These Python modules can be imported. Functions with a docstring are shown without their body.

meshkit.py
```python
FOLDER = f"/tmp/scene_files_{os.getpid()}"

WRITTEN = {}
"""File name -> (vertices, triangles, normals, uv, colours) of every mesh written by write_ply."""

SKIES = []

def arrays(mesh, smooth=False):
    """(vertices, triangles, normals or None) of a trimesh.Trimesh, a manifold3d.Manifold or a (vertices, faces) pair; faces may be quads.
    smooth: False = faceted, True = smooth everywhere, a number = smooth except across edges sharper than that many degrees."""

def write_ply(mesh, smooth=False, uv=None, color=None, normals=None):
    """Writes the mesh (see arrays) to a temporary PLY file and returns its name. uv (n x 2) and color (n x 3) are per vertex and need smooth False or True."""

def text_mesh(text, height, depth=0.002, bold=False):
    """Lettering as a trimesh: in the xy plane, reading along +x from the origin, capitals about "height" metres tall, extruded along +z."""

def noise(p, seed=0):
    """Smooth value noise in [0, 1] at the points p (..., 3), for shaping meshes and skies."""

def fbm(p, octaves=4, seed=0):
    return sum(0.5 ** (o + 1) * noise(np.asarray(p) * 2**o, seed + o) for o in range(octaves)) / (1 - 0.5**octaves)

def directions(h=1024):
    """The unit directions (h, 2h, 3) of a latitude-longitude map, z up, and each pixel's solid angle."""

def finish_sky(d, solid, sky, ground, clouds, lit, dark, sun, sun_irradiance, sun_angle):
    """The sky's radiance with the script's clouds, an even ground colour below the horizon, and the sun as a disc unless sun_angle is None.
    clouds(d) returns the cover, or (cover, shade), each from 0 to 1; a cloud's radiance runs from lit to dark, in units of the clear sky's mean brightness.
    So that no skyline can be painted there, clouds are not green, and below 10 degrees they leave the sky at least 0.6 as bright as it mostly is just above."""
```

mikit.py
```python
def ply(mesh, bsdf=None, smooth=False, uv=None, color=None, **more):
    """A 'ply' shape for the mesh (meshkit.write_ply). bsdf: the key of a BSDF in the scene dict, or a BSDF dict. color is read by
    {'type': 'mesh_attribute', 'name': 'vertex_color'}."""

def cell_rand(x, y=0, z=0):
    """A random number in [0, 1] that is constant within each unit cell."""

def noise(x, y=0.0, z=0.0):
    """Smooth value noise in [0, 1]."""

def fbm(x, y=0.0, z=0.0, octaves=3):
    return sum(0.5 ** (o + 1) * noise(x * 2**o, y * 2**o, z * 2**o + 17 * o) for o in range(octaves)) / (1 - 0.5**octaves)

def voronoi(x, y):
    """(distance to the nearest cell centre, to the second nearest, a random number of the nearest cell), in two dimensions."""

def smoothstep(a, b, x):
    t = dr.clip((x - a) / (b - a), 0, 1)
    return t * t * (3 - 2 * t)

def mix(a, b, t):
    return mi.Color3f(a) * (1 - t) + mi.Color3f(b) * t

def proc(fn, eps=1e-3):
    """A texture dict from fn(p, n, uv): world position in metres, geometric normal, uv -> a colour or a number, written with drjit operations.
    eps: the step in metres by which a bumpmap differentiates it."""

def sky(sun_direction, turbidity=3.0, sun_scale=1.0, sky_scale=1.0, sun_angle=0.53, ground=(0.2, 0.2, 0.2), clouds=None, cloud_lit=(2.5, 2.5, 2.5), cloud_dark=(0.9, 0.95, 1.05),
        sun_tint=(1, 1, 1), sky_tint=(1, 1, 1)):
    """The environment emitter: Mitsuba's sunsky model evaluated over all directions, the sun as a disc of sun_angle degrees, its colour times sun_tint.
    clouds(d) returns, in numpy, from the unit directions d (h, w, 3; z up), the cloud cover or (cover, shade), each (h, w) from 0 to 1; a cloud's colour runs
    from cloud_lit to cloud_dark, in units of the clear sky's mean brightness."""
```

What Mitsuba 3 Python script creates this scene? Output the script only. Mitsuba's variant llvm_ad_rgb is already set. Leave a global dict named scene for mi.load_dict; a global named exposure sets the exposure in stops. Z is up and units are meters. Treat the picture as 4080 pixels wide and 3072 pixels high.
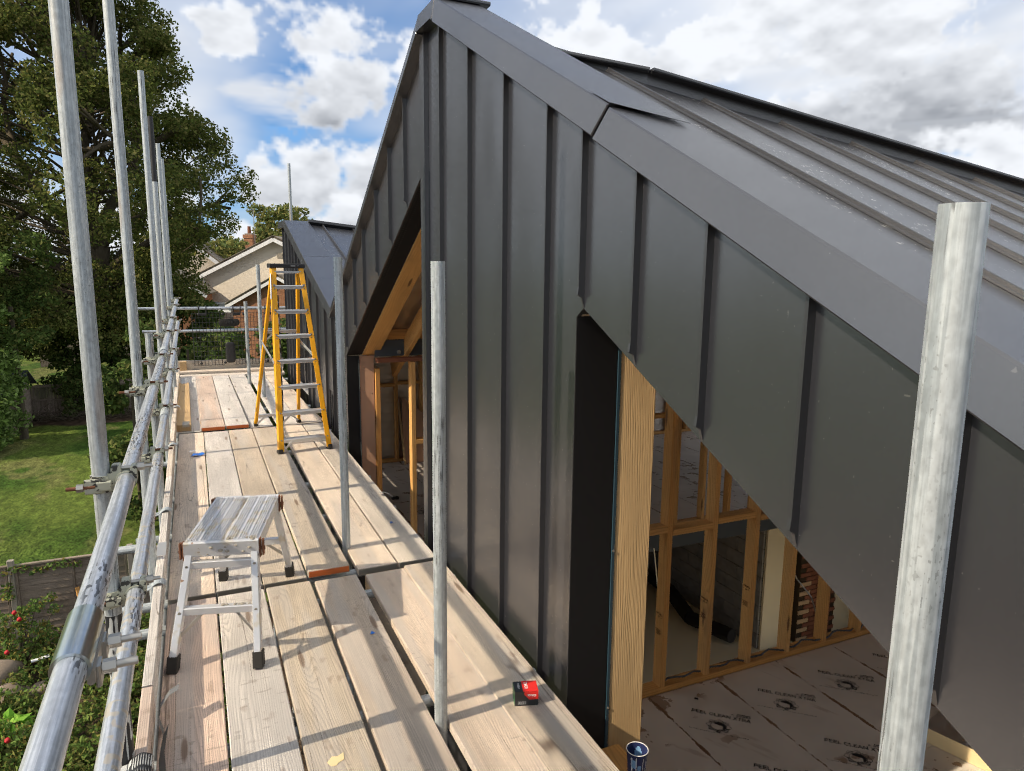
import math, random
import numpy as np, trimesh, mitsuba as mi, drjit as dr, mikit, meshkit
import manifold3d as m3
import shapely
from shapely.geometry import Polygon, box as sbox
from mikit import noise, fbm, cell_rand, smoothstep, mix, voronoi

# ------------------------------------------------------------------ camera, sky, exposure
T = mi.ScalarTransform4f
scene = {'type': 'scene'}
labels = {}
CAM_H = 1.67976
RIGHT = np.array([0.9115318, -0.4110957, 0.0104935])
UP = np.array([0.0587815, 0.155508, 0.9860842])
FWD = np.array([0.4070068, 0.8982303, -0.1659153])
EYE = np.array([0, 0, CAM_H])
scene['camera'] = {'type': 'perspective', 'fov': 72.24, 'fov_axis': 'x', 'near_clip': 0.05, 'far_clip': 1500.0,
                   'to_world': T().look_at(origin=EYE.tolist(), target=(EYE + FWD).tolist(), up=UP.tolist())}
SUN = (-1.0, -0.06, 0.776)
exposure = 1.9


def clouds(d):
    az = np.degrees(np.arctan2(d[..., 0], d[..., 1]))
    el = np.degrees(np.arcsin(np.clip(d[..., 2], -1, 1)))
    zz = np.maximum(d[..., 2], 0.0) + 0.12
    q = np.stack([d[..., 0] / zz, d[..., 1] / zz, np.full_like(zz, 3.1)], -1)
    hi = meshkit.fbm(q * [1.3, 0.8, 1], 5, 3)
    warp = np.stack([meshkit.fbm(d * 12.0, 3, s_) for s_ in (41, 42, 43)], -1) - .5
    p = (d + warp * .10) * 9.0
    puff = meshkit.fbm(p, 6, 7)
    fine = meshkit.fbm(d * 38.0, 4, 11)
    fine2 = meshkit.fbm(d * [30.0, 30.0, 46.0] + [0, 0, .6], 4, 11)
    finer = meshkit.fbm(d * 120.0, 3, 15)
    wisp = meshkit.fbm(np.stack([az * 0.10 + el * 0.20, el * 0.5 - az * 0.04, el * 0], -1), 5, 21)
    # thin high veil, thicker to the east (right), open blue window to the north
    side = np.clip((az - 8) / 26.0, 0, 1)
    away = np.clip((np.abs(((az - 3 + 180) % 360) - 180) - 14) / 40.0, 0, 1)
    veil = np.clip((hi - 0.47 + 0.36 * np.maximum(side * np.clip((az - 20) / 25, .7, 1), away * 0.8)) * 2.8, 0, 0.95)
    veil = np.maximum(veil, np.clip((wisp - 0.53) * 4.0, 0, 0.9) * np.clip((el - 2) / 4, 0, 1))
    cover, shade = veil, np.clip(0.14 + 0.5 * side * (puff - 0.45) + .35 * (wisp - .5), 0, 1)
    # heaped clouds: centre azimuth, elevation of the flat base, half width, height, greyness
    for k, (a0, e0, w, h, g) in enumerate([(8.2, 5.6, 4.4, 6.2, .42), (6.0, 5.2, 3.6, 4.8, .40), (13.3, 5.6, 3.6, 6.6, .42), (12.0, 2.2, 3.4, 4.2, .40),
                                           (8.5, .2, 6.5, 2.9, .25), (17.0, 1.0, 5.0, 4.5, .35), (3.0, .3, 4.2, 3.4, .3), (-5, .5, 8, 6, .3), (-15, 2, 9, 7, .3),
                                           (10.8, 11.9, 7.6, 8.5, .50), (3.2, 15.0, 4.2, 4.0, .28), (18.5, 13.5, 6.0, 5.0, .15),
                                           (53.5, 9.2, 11.5, 9.0, .80), (56.5, 5.6, 9.2, 5.0, .08), (45.0, 10.2, 7.0, 4.2, .62), (49.0, 14.4, 8.0, 6.0, .25), (61.0, 2.4, 8, 4.5, .15),
                                           (38.5, 10.6, 4.6, 3.2, .55), (33.3, 11.6, 1.8, 1.5, .5), (31.0, 15.8, 4.0, 3.0, .45), (28, 12, 9, 9, .08), (38, 15, 9, 7, .10), (72, 7, 12, 9, .6), (-32, 5, 14, 9, .4), (98, 6, 16, 10, .5)]):
        x = (az - a0) / w
        y = (el - e0) / h
        r = np.sqrt(x ** 2 + (np.where(y < 0, y * 3.0, y)) ** 2)
        edge = 1.12 - r + (puff - 0.5) * 1.5 + (fine - 0.5) * 0.8 + (finer - 0.5) * 0.35
        c = np.clip(edge * 2.6 - 0.35, 0, 1)
        c = c * c * (3 - 2 * c)
        s = np.clip(g * (1.15 - 1.7 * y) + (fine2 - 0.5) * 1.0 + (puff - .5) * .6, 0, 1) * np.clip(edge * 1.6, 0, 1)
        shade = shade * (1 - c) + s * c
        cover = np.maximum(cover, c)
    return cover * np.clip((el + 1) / 2, 0, 1), shade


scene['sky'] = mikit.sky(SUN, turbidity=2.6, clouds=clouds, cloud_lit=(3.15, 3.25, 3.40), cloud_dark=(1.05, 1.13, 1.27), sun_tint=(0.94, 0.98, 1.04), sky_tint=(0.72, 0.94, 1.18), ground=(.12, .13, .10))

rng = np.random.default_rng(5)
random.seed(5)


# ------------------------------------------------------------------ naming helpers
def fresh(key):
    def taken(k): return k in scene or k in labels or any(s.startswith(k + '__') for s in scene)
    if not taken(key): return key
    i = 1
    while taken(f'{key}_{i:03d}'): i += 1
    return f'{key}_{i:03d}'


COUNT = {}


def num(key):
    """key, key_001, key_002 ... (fast)"""
    n = COUNT.get(key, -1) + 1
    COUNT[key] = n
    return key if n == 0 else f'{key}_{n:03d}'


def thing(name, label, cat, group=None):
    k = num(name)
    labels[k] = {'label': label, 'category': cat}
    if group: labels[k]['group'] = group
    return k


def struct(name, label=None):
    k = num(name)
    labels[k] = {'kind': 'structure'}
    if label: labels[k]['label'] = label
    return k


def put(key, mesh, mat, smooth=False, to=None, color=None):
    if isinstance(mesh, MB): sh = mikit.ply((np.array(mesh.v), np.array(mesh.f)), mat, smooth=smooth, uv=np.array(mesh.uv) if mesh.uv is not None else None)
    elif isinstance(mesh, dict): sh = dict(mesh)
    else: sh = mikit.ply(mesh, mat, smooth=smooth, color=color)
    if to is not None: sh['to_world'] = to
    scene[key] = sh
    return key


def part(parent, name, mesh, mat, smooth=False, to=None, label=None, color=None, kind=None):
    k = num(parent + '__' + name)
    put(k, mesh, mat, smooth, to, color)
    if label or kind:
        labels[k] = {}
        if label: labels[k]['label'] = label
        if kind: labels[k]['kind'] = kind
    return k


# ------------------------------------------------------------------ mesh builder with metric uv
def nrm(a): return np.asarray(a, float) / np.linalg.norm(a)


UID = [0]


class MB:
    def __init__(s): s.v, s.f, s.uv = [], [], []

    def quad(s, pts, uvs=None):
        n = len(s.v)
        s.v += [list(map(float, p)) for p in pts]
        if uvs is None:
            a = np.asarray(pts[1], float) - pts[0]
            u = nrm(a) if np.linalg.norm(a) > 1e-12 else np.array([1., 0, 0])
            w = np.cross(np.cross(a, np.asarray(pts[-1], float) - pts[0]), a)
            w = nrm(w) if np.linalg.norm(w) > 1e-12 else np.array([0, 0, 1.])
            uvs = [(float(np.dot(np.asarray(p) - pts[0], u)), float(np.dot(np.asarray(p) - pts[0], w))) for p in pts]
        s.uv += [tuple(map(float, q)) for q in uvs]
        for i in range(1, len(pts) - 1): s.f.append([n, n + i, n + i + 1])
        return s

    def beam(s, p0, p1, w, t, up=(0, 0, 1), ch=0.003, taper=1.0):
        """chamfered bar from p0 to p1; w across, t along up; grain along v"""
        UID[0] += 1
        o, vo = 3.0 * UID[0], rng.uniform(0, 40)
        p0, p1 = np.asarray(p0, float), np.asarray(p1, float)
        L = np.linalg.norm(p1 - p0); d = (p1 - p0) / L
        a = nrm(np.cross(d, up)); b = np.cross(a, d)
        c = min(ch, w * .3, t * .3)
        x, y = w / 2, t / 2
        sec = [(-x + c, y), (x - c, y), (x, y - c), (x, -y + c), (x - c, -y), (-x + c, -y), (-x, -y + c), (-x, y - c)]
        per = np.r_[0, np.cumsum([math.dist(sec[i], sec[(i + 1) % 8]) for i in range(8)])]
        A = [p0 + a * q[0] + b * q[1] for q in sec]
        B = [p1 + (a * q[0] + b * q[1]) * taper for q in sec]
        for i in range(8):
            j = (i + 1) % 8
            s.quad([A[i], B[i], B[j], A[j]], [(o + per[i], vo), (o + per[i], vo + L), (o + per[i + 1], vo + L), (o + per[i + 1], vo)])
        for P, flip, z in ((A, False, 0), (B, True, L)):
            idx = list(range(8)) if not flip else list(range(7, -1, -1))
            s.quad([P[k] for k in idx], [(o + 1.5 + sec[k][0], vo + z + sec[k][1] * .3) for k in idx])
        return s

    def box(s, lo, hi, ch=0.002):
        lo, hi = np.asarray(lo, float), np.asarray(hi, float)
        c = (lo + hi) / 2; e = hi - lo
        k = int(np.argmax(e)); ax = np.eye(3)[k]
        up = np.array([0, 0, 1.]) if k != 2 else np.array([0, 1., 0])
        d = ax; a = nrm(np.cross(d, up)); b = np.cross(a, d)
        w = abs(np.dot(a, e)); t = abs(np.dot(b, e))
        return s.beam(c - ax * e[k] / 2, c + ax * e[k] / 2, w, t, up, ch)

    def tube(s, p0, p1, r, r1=None, n=28, inner=None, caps=True):
        UID[0] += 1
        o, vo = 3.0 * UID[0], rng.uniform(0, 40)
        p0, p1 = np.asarray(p0, float), np.asarray(p1, float)
        r1 = r if r1 is None else r1
        L = np.linalg.norm(p1 - p0); d = (p1 - p0) / L
        a = nrm(np.cross(d, [0, 0, 1] if abs(d[2]) < .9 else [0, 1, 0])); b = np.cross(d, a)
        th = np.linspace(0, 2 * np.pi, n + 1)
        C = np.outer(np.cos(th), a) + np.outer(np.sin(th), b)

        def ring(p, rr, v, uu=None):
            k = len(s.v)
            s.v += (p + C * rr).tolist()
            s.uv += [(o + (t * r if uu is None else uu), v) for t in th]
            return k

        def skin(i, j, flip=False):
            for q in range(n):
                A, B, Cc, D = i + q, i + q + 1, j + q + 1, j + q
                s.f += [[A, Cc, B], [A, D, Cc]] if flip else [[A, B, Cc], [A, Cc, D]]
        skin(ring(p0, r, vo), ring(p1, r1, vo + L))
        if inner:
            skin(ring(p0, inner, vo + .3), ring(p1, inner, vo + L + .3), True)
            skin(ring(p1, r1, vo + L), ring(p1, inner, vo + L))
            skin(ring(p0, r, vo), ring(p0, inner, vo), True)
        elif caps:
            for p, rr, fl, v in ((p1, r1, False, vo + L), (p0, r, True, vo)):
                k = ring(p, rr, v)
                c = len(s.v); s.v.append(p.tolist()); s.uv.append((o + 1, v))
                for q in range(n): s.f.append([k + q + 1, k + q, c] if fl else [k + q, k + q + 1, c])
        return s

    def path(s, pts, r, n=8):
        for a, b in zip(pts[:-1], pts[1:]): s.tube(a, b, r, n=n, caps=True)
        return s

    def hexnut(s, p0, p1, r): return s.tube(p0, p1, r, n=6)


def prism(poly, x0, x1, ch=0.0):
    """polygon given in (y, z), extruded from x0 to x1; convex ones may get a chamfer on the x0 face"""
    if not isinstance(poly, Polygon): poly = Polygon(poly)
    poly = shapely.geometry.polygon.orient(poly)
    if ch > 0 and len(poly.interiors) == 0 and poly.convex_hull.area - poly.area < 1e-6:
        P = np.array(poly.exterior.coords)[:-1]
        n = len(P); Q = []
        for i in range(n):
            a, b, c = P[i - 1], P[i], P[(i + 1) % n]
            n1 = nrm([-(b - a)[1], (b - a)[0]]); n2 = nrm([-(c - b)[1], (c - b)[0]])
            m = nrm(n1 + n2); Q.append(b + m * ch / max(np.dot(m, n1), .3))
        mb = MB(); f = lambda q, x: (x, q[0], q[1])
        mb.quad([f(q, x0) for q in Q][::-1])
        mb.quad([f(q, x1) for q in P])
        for i in range(n):
            j = (i + 1) % n
            mb.quad([f(Q[i], x0), f(Q[j], x0), f(P[j], x0 + ch), f(P[i], x0 + ch)])
            mb.quad([f(P[i], x0 + ch), f(P[j], x0 + ch), f(P[j], x1), f(P[i], x1)])
        return mb
    m = trimesh.creation.extrude_polygon(poly, x1 - x0, engine='earcut')
    v = np.array(m.vertices)
    return trimesh.Trimesh(np.c_[x0 + v[:, 2], v[:, 0], v[:, 1]], m.faces, process=False)


def slab(pts, thick):
    """a flat slab: top polygon pts (3-D, counter-clockwise from above), thickness downwards"""
    mb = MB(); P = np.asarray(pts, float)
    n = nrm(np.cross(P[1] - P[0], P[2] - P[0])); Q = P - n * thick
    mb.quad(P); mb.quad(Q[::-1])
    for i in range(len(P)):
        j = (i + 1) % len(P); mb.quad([P[i], Q[i], Q[j], P[j]])
    return mb


def hullm(pts, r):
    return m3.Manifold.batch_hull([m3.Manifold.sphere(r, 12).translate(tuple(map(float, p))) for p in pts])


# ------------------------------------------------------------------ materials
def two(b): return {'type': 'twosided', 'bsdf': b}


def rgb(c): return {'type': 'rgb', 'value': [float(x) for x in c]}


def pri(color, rough=.5, metal=0.0, spec=.5, **k):
    return {'type': 'principled', 'base_color': color if isinstance(color, dict) else rgb(color), 'roughness': rough if isinstance(rough, dict) else float(rough), 'metallic': float(metal), 'specular': float(spec), **k}


def pri_eta(color, rough, eta):
    return {'type': 'principled', 'base_color': color if isinstance(color, dict) else rgb(color), 'roughness': float(rough), 'eta': float(eta)}


def bump(b, fn, scale, eps=1e-3): return {'type': 'bumpmap', 'arbitrary': mikit.proc(fn, eps), 'scale': float(scale), 'bsdf': b}


def wood_parts(uv, ring=125.0):
    i = dr.floor(uv.x / 3.0); u = uv.x - 3 * i; v = uv.y
    r = cell_rand(i, 3); r2 = cell_rand(i, 8)
    wv = fbm(u * 5 + r * 70, v * 0.75 + r2 * 50, 0.0, 3) - 0.5
    kd, k2, kr = voronoi(u * 7.0 + r * 31, v * 1.15 + r2 * 17)
    kn = (kr > 0.62) & (u < 1.4)
    knot = dr.select(kn, 1 - smoothstep(0.05, 0.11, kd), 0.0)
    kw = dr.select(kn, 1 - smoothstep(0.05, 0.42, kd), 0.0)
    x = (u + wv * 0.16 + kw * 0.03) * ring + r * 9
    fr = x - dr.floor(x)
    line = smoothstep(0.35, 0.92, fr) * (1 - smoothstep(0.93, 1.0, fr))
    fine = noise(u * 750, v * 9 + r * 30)
    return i, u, v, r, r2, line, fine, knot, kw, fr


def board_col(p, n, uv):
    i, u, v, r, r2, line, fine, knot, kw, fr = wood_parts(uv)
    base = mix((0.63, 0.545, 0.43), (0.70, 0.585, 0.48), r)
    base = mix(base, mi.Color3f(0.66, 0.51, 0.42), smoothstep(0.55, 0.9, cell_rand(i, 21)))
    base = base * (0.66 + 0.34 * cell_rand(i, 33))
    base = mix(base, mi.Color3f(0.54, 0.51, 0.475), smoothstep(0.55, 0.9, r2))
    blot = fbm(u * 9 + r * 8, v * 2.2, 3.0, 4)
    base = base * (0.72 + 0.54 * blot)
    base = base * (1 - 0.27 * line) * (0.78 + 0.40 * fine)
    grey = smoothstep(0.50, 0.70, fbm(u * 14, v * 0.9 + r * 20, 7.0, 3))
    base = mix(base, mi.Color3f(0.40, 0.38, 0.36), grey * 0.45)
    base = mix(base, mi.Color3f(0.13, 0.08, 0.05), knot * 0.75)
    # saw scars, splits and dark stains
    nick = smoothstep(0.80, 0.88, noise(u * 30 + r * 40, v * 75, 5.0)) * smoothstep(0.52, 0.7, noise(u * 4, v * 3 + r * 9, 9.0))
    base = mix(base, mi.Color3f(0.10, 0.07, 0.05), nick * 0.28)
    stain = smoothstep(0.70, 0.86, fbm(u * 26 + r * 5, v * 12, 4.0, 3))
    base = mix(base, mi.Color3f(0.17, 0.11, 0.075), stain * 0.42)
    spl = smoothstep(0.965, 1.0, 1 - dr.abs(noise(u * 22 + r * 30, v * 0.8, 2.0) - 0.5) * 2) * smoothstep(0.5, 0.7, noise(u * 3 + r * 5, v * 1.1, 6.0))
    return mix(base, mi.Color3f(0.09, 0.065, 0.05), spl * 0.8)


def board_h(p, n, uv):
    i, u, v, r, r2, line, fine, knot, kw, fr = wood_parts(uv)
    return -0.55 * line - 0.35 * fine + 0.5 * knot + 0.6 * noise(u * 30, v * 5 + r * 10)


def timber_col(p, n, uv):
    i, u, v, r, r2, line, fine, knot, kw, fr = wood_parts(uv, 55.0)
    base = mix((0.58, 0.295, 0.085), (0.68, 0.39, 0.14), r)
    base = base * (0.85 + 0.3 * fbm(u * 12, v * 1.5 + r * 7, 2.0, 3))
    base = mix(base, mi.Color3f(0.33, 0.13, 0.035), line * 0.38) * (0.93 + 0.14 * fine)
    base = mix(base, mi.Color3f(0.12, 0.05, 0.02), knot * 0.85)
    dirt = smoothstep(0.62, 0.8, fbm(u * 8 + r * 3, v * 2.0, 8.0, 3))
    return mix(base, mi.Color3f(0.28, 0.17, 0.09), dirt * 0.4)


def pale_col(p, n, uv):
    i, u, v, r, r2, line, fine, knot, kw, fr = wood_parts(uv, 60.0)
    base = mi.Color3f(0.44, 0.305, 0.155) * (0.88 + 0.25 * fbm(u * 12, v * 2 + r * 7, 2.0, 3))
    base = mix(base, mi.Color3f(0.42, 0.25, 0.11), line * 0.33) * (0.92 + 0.16 * fine)
    return mix(base, mi.Color3f(0.22, 0.12, 0.05), knot * 0.7)


def fence_col(p, n, uv):
    i, u, v, r, r2, line, fine, knot, kw, fr = wood_parts(uv, 40.0)
    base = mix((0.21, 0.165, 0.13), (0.31, 0.25, 0.205), r)
    base = base * (0.7 + 0.6 * fbm(u * 20, v * 3 + r * 7, 2.0, 3)) * (1 - 0.25 * line)
    return mix(base, mi.Color3f(0.08, 0.095, 0.05), smoothstep(0.55, 0.75, fbm(p.x * 2, p.z * 2, p.y, 3)) * 0.5)


def galv_parts(uv):
    i = dr.floor(uv.x / 3.0); u = uv.x - 3 * i; v = uv.y
    r = cell_rand(i, 5)
    st = fbm(u * 260 + r * 90, v * 6 + r * 20, 1.0, 4)
    sp = fbm(u * 130 + r * 9, v * 70, 2.0, 4)
    return i, u, v, r, st, sp


def galv_col(p, n, uv):
    i, u, v, r, st, sp = galv_parts(uv)
    base = mix((0.34, 0.385, 0.41), (0.50, 0.545, 0.565), smoothstep(0.3, 0.7, st))
    base = base * (0.74 + 0.52 * sp) * (0.92 + 0.16 * r)
    warm = smoothstep(0.5, 0.75, fbm(u * 14 + r * 9, v * 1.3, 5.0, 3))
    base = mix(base, mi.Color3f(0.43, 0.44, 0.40), warm * 0.22)
    scr = smoothstep(0.70, 0.82, noise(u * 420 + r * 50, v * 16, 3.0)) * smoothstep(0.48, 0.62, noise(u * 20, v * 2.0 + r * 30, 8.0))
    base = mix(base, mi.Color3f(0.07, 0.075, 0.08), scr * 0.75)
    dot = smoothstep(0.80, 0.9, noise(u * 420, v * 200 + r * 30, 6.0)) * smoothstep(.45, .7, noise(u * 30, v * 8, 4.0))
    base = mix(base, mi.Color3f(0.16, 0.18, 0.19), dot * 0.55)
    rust = smoothstep(0.72, 0.8, fbm(u * 16 + r * 4, v * 2.4, 11.0, 3)) * 0.35
    return mix(base, mi.Color3f(0.30, 0.19, 0.11), rust)


def rail_col(p, n, uv):
    i, u, v, r, st, sp = galv_parts(uv)
    base = mix((0.40, 0.44, 0.49), (0.60, 0.64, 0.69), smoothstep(0.3, 0.7, st)) * (0.84 + 0.32 * sp)
    sc = smoothstep(0.66, 0.74, noise(u * 60, v * 60 + r * 30, 3.0)) * smoothstep(0.50, 0.66, noise(u * 7, v * 1.6 + r * 9, 8.0))
    base = mix(base, mi.Color3f(0.62, 0.55, 0.43), sc * 0.75)
    bl = smoothstep(0.58, 0.70, noise(u * 320, v * 46 + r * 5, 4.0)) * smoothstep(0.62, 0.75, noise(u * 14, v * 2.6 + r * 17, 2.0))
    return mix(base, mi.Color3f(0.05, 0.055, 0.065), bl * 0.8)


def scuff_col(p, n, uv):
    i, u, v, r, st, sp = galv_parts(uv)
    k = smoothstep(0.42, 0.52, noise(u * 130, v * 30, 3.0) * 0.6 + 0.4 * noise(u * 30, v * 7, 1.0))
    return mix((0.50, 0.52, 0.52), (0.025, 0.027, 0.03), k)


def clad_col(p, n, uv):
    up = smoothstep(0.3, 0.7, n.z)
    dust = smoothstep(0.80, 0.90, noise(p.x * 150, p.y * 60, p.z * 60)) * smoothstep(0.52, 0.68, fbm(p.x * 3.2, p.y * 2.2, 1.0, 3)) * up * smoothstep(1.5, 1.56, p.x)
    sc = smoothstep(0.965, 0.985, noise(p.x * 90 + 3, p.y * 90, p.z * 60))
    base = mi.Color3f(0.0145, 0.0155, 0.0200) * (0.94 + 0.12 * fbm(p.x * 1.5, p.y * 1.5, p.z * 1.0, 2))
    return mix(base, mi.Color3f(0.42, 0.41, 0.38), dr.minimum(dust * 0.5 + sc * 0.12, 1.0))


def clad_h(p, n, uv): return fbm(p.x * 2.6, p.y * 3.4, p.z * 1.1, 2)


def floor_col(p, n, uv):
    c = mi.Color3f(0.68, 0.625, 0.565) * (0.88 + 0.24 * fbm(p.x * 3, p.y * 3, 1.0, 3))
    a = (p.x - 2.81) / 0.6
    dj = dr.abs(a - dr.floor(a + 0.5)) * 0.6
    wj = 0.005 + 0.012 * smoothstep(0.45, 0.75, fbm(p.x * 4, p.y * 5, 2.0, 3))
    glue = 1 - smoothstep(wj * 0.7, wj + 0.002, dj + 0.012 * (noise(p.x * 60, p.y * 40) - 0.3))
    spl = smoothstep(0.66, 0.70, fbm(p.x * 11, p.y * 11, 5.0, 4)) * smoothstep(.5, .62, noise(p.x * 2.3, p.y * 2.3, 3.0)) * .8
    sm = smoothstep(0.62, 0.85, fbm(p.x * 22 + p.y * 9, p.y * 6, 9.0, 3)) * 0.3 * smoothstep(.5, .6, noise(p.x * 2, p.y * 2))
    return mix(c, mi.Color3f(0.20, 0.095, 0.03), dr.minimum(dr.maximum(glue, dr.maximum(spl, sm)) * 0.9, 1))


def foil_h(p, n, uv):
    q = p.y + p.z
    a = 1 - dr.abs(noise(p.x * 3.0, q * 16.0, 1.0) * 2 - 1)
    b = 1 - dr.abs(noise(p.x * 22.0, q * 30.0, 4.0) * 2 - 1)
    return smoothstep(0.8, 1.0, a) * 1.0 + 0.35 * smoothstep(0.75, 1.0, b)


def grass_col(p, n, uv):
    a = fbm(p.x * 0.55, p.y * 0.30, 1.0, 4)
    b = noise(p.x * 7, p.y * 4, 2.0); c = noise(p.x * 26, p.y * 14, 3.0)
    g = mix((0.048, 0.095, 0.014), (0.105, 0.148, 0.027), smoothstep(0.35, 0.65, a))
    g = mix(g, mi.Color3f(0.19, 0.18, 0.07), smoothstep(0.60, 0.75, fbm(p.x * 0.9 + 7, p.y * 0.6, 5.0, 3)) * 0.6)
    g = g * (0.62 + 0.5 * b) * (0.6 + 0.8 * c)
    soil = smoothstep(-0.25, 0.25, p.y - 34.6 + 1.2 * (fbm(p.x * 0.8, p.y * 0.8, 6.0, 3) - 0.5)) * (1 - smoothstep(36.6, 37.0, p.y))
    soil = dr.maximum(soil, 1 - smoothstep(14.2, 14.6, p.y))
    return mix(g, mi.Color3f(0.055, 0.038, 0.025) * (0.5 + b), soil)


def grass_h(p, n, uv): return noise(p.x * 30, p.y * 30, 1.0) + 0.6 * noise(p.x * 9, p.y * 9, 2.0)


def brick_fn(c1, c2, mort):
    def f(p, n, uv):
        h = p.z / 0.075; row = dr.floor(h)
        s = (p.x + p.y * 0.31) / 0.225 + 0.5 * (row - 2 * dr.floor(row / 2)); col = dr.floor(s)
        k = cell_rand(row, col, 2)
        m = dr.minimum(1, smoothstep(0.86, 0.92, h - row) + smoothstep(0.94, 0.98, s - col))
        b = mix(c1, c2, k) * (0.8 + 0.4 * noise(p.x * 2, p.z * 2, p.y))
        return mix(b, mi.Color3f(mort), m * 0.8)
    return f


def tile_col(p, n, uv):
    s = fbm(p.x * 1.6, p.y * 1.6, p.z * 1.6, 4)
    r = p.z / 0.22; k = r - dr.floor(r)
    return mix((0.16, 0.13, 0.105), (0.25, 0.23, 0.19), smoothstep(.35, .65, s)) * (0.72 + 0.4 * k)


def bark_col(p, n, uv):
    return mix((0.06, 0.05, 0.037), (0.13, 0.11, 0.075), fbm(p.x * 5, p.y * 5, p.z * 1.5, 3))


def stone_col(p, n, uv): return mix((0.14, 0.105, 0.075), (0.30, 0.25, 0.20), fbm(p.x * 5, p.y * 5, p.z * 5, 4))


def alu_col(p, n, uv):
    s = fbm(p.x * 9, p.y * 9, p.z * 12, 4)
    c = mix((0.53, 0.55, 0.58), (0.66, 0.67, 0.69), s)
    cem = smoothstep(0.58, 0.70, fbm(p.x * 22, p.y * 22, p.z * 16, 4))
    c = mix(c, mi.Color3f(0.55, 0.50, 0.40), cem * 0.75)
    ru = smoothstep(0.70, 0.76, fbm(p.x * 46 + 9, p.y * 46, p.z * 40, 3)) * smoothstep(.45, .6, noise(p.x * 7, p.y * 7, p.z * 5))
    return mix(c, mi.Color3f(0.28, 0.13, 0.045), ru * 0.85)


def render_col(p, n, uv): return mi.Color3f(0.66, 0.60, 0.51) * (0.90 + 0.18 * fbm(p.x * 0.6, p.y * 0.6, p.z * 0.8, 4))


def conc_col(p, n, uv): return mi.Color3f(0.29, 0.265, 0.225) * (0.6 + 0.7 * fbm(p.x * 7, p.y * 7, p.z * 5, 4))


def block_col(p, n, uv): return mi.Color3f(0.30, 0.30, 0.30) * (0.55 + 0.85 * fbm(p.x * 6, p.y * 6, p.z * 6, 4))


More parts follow.
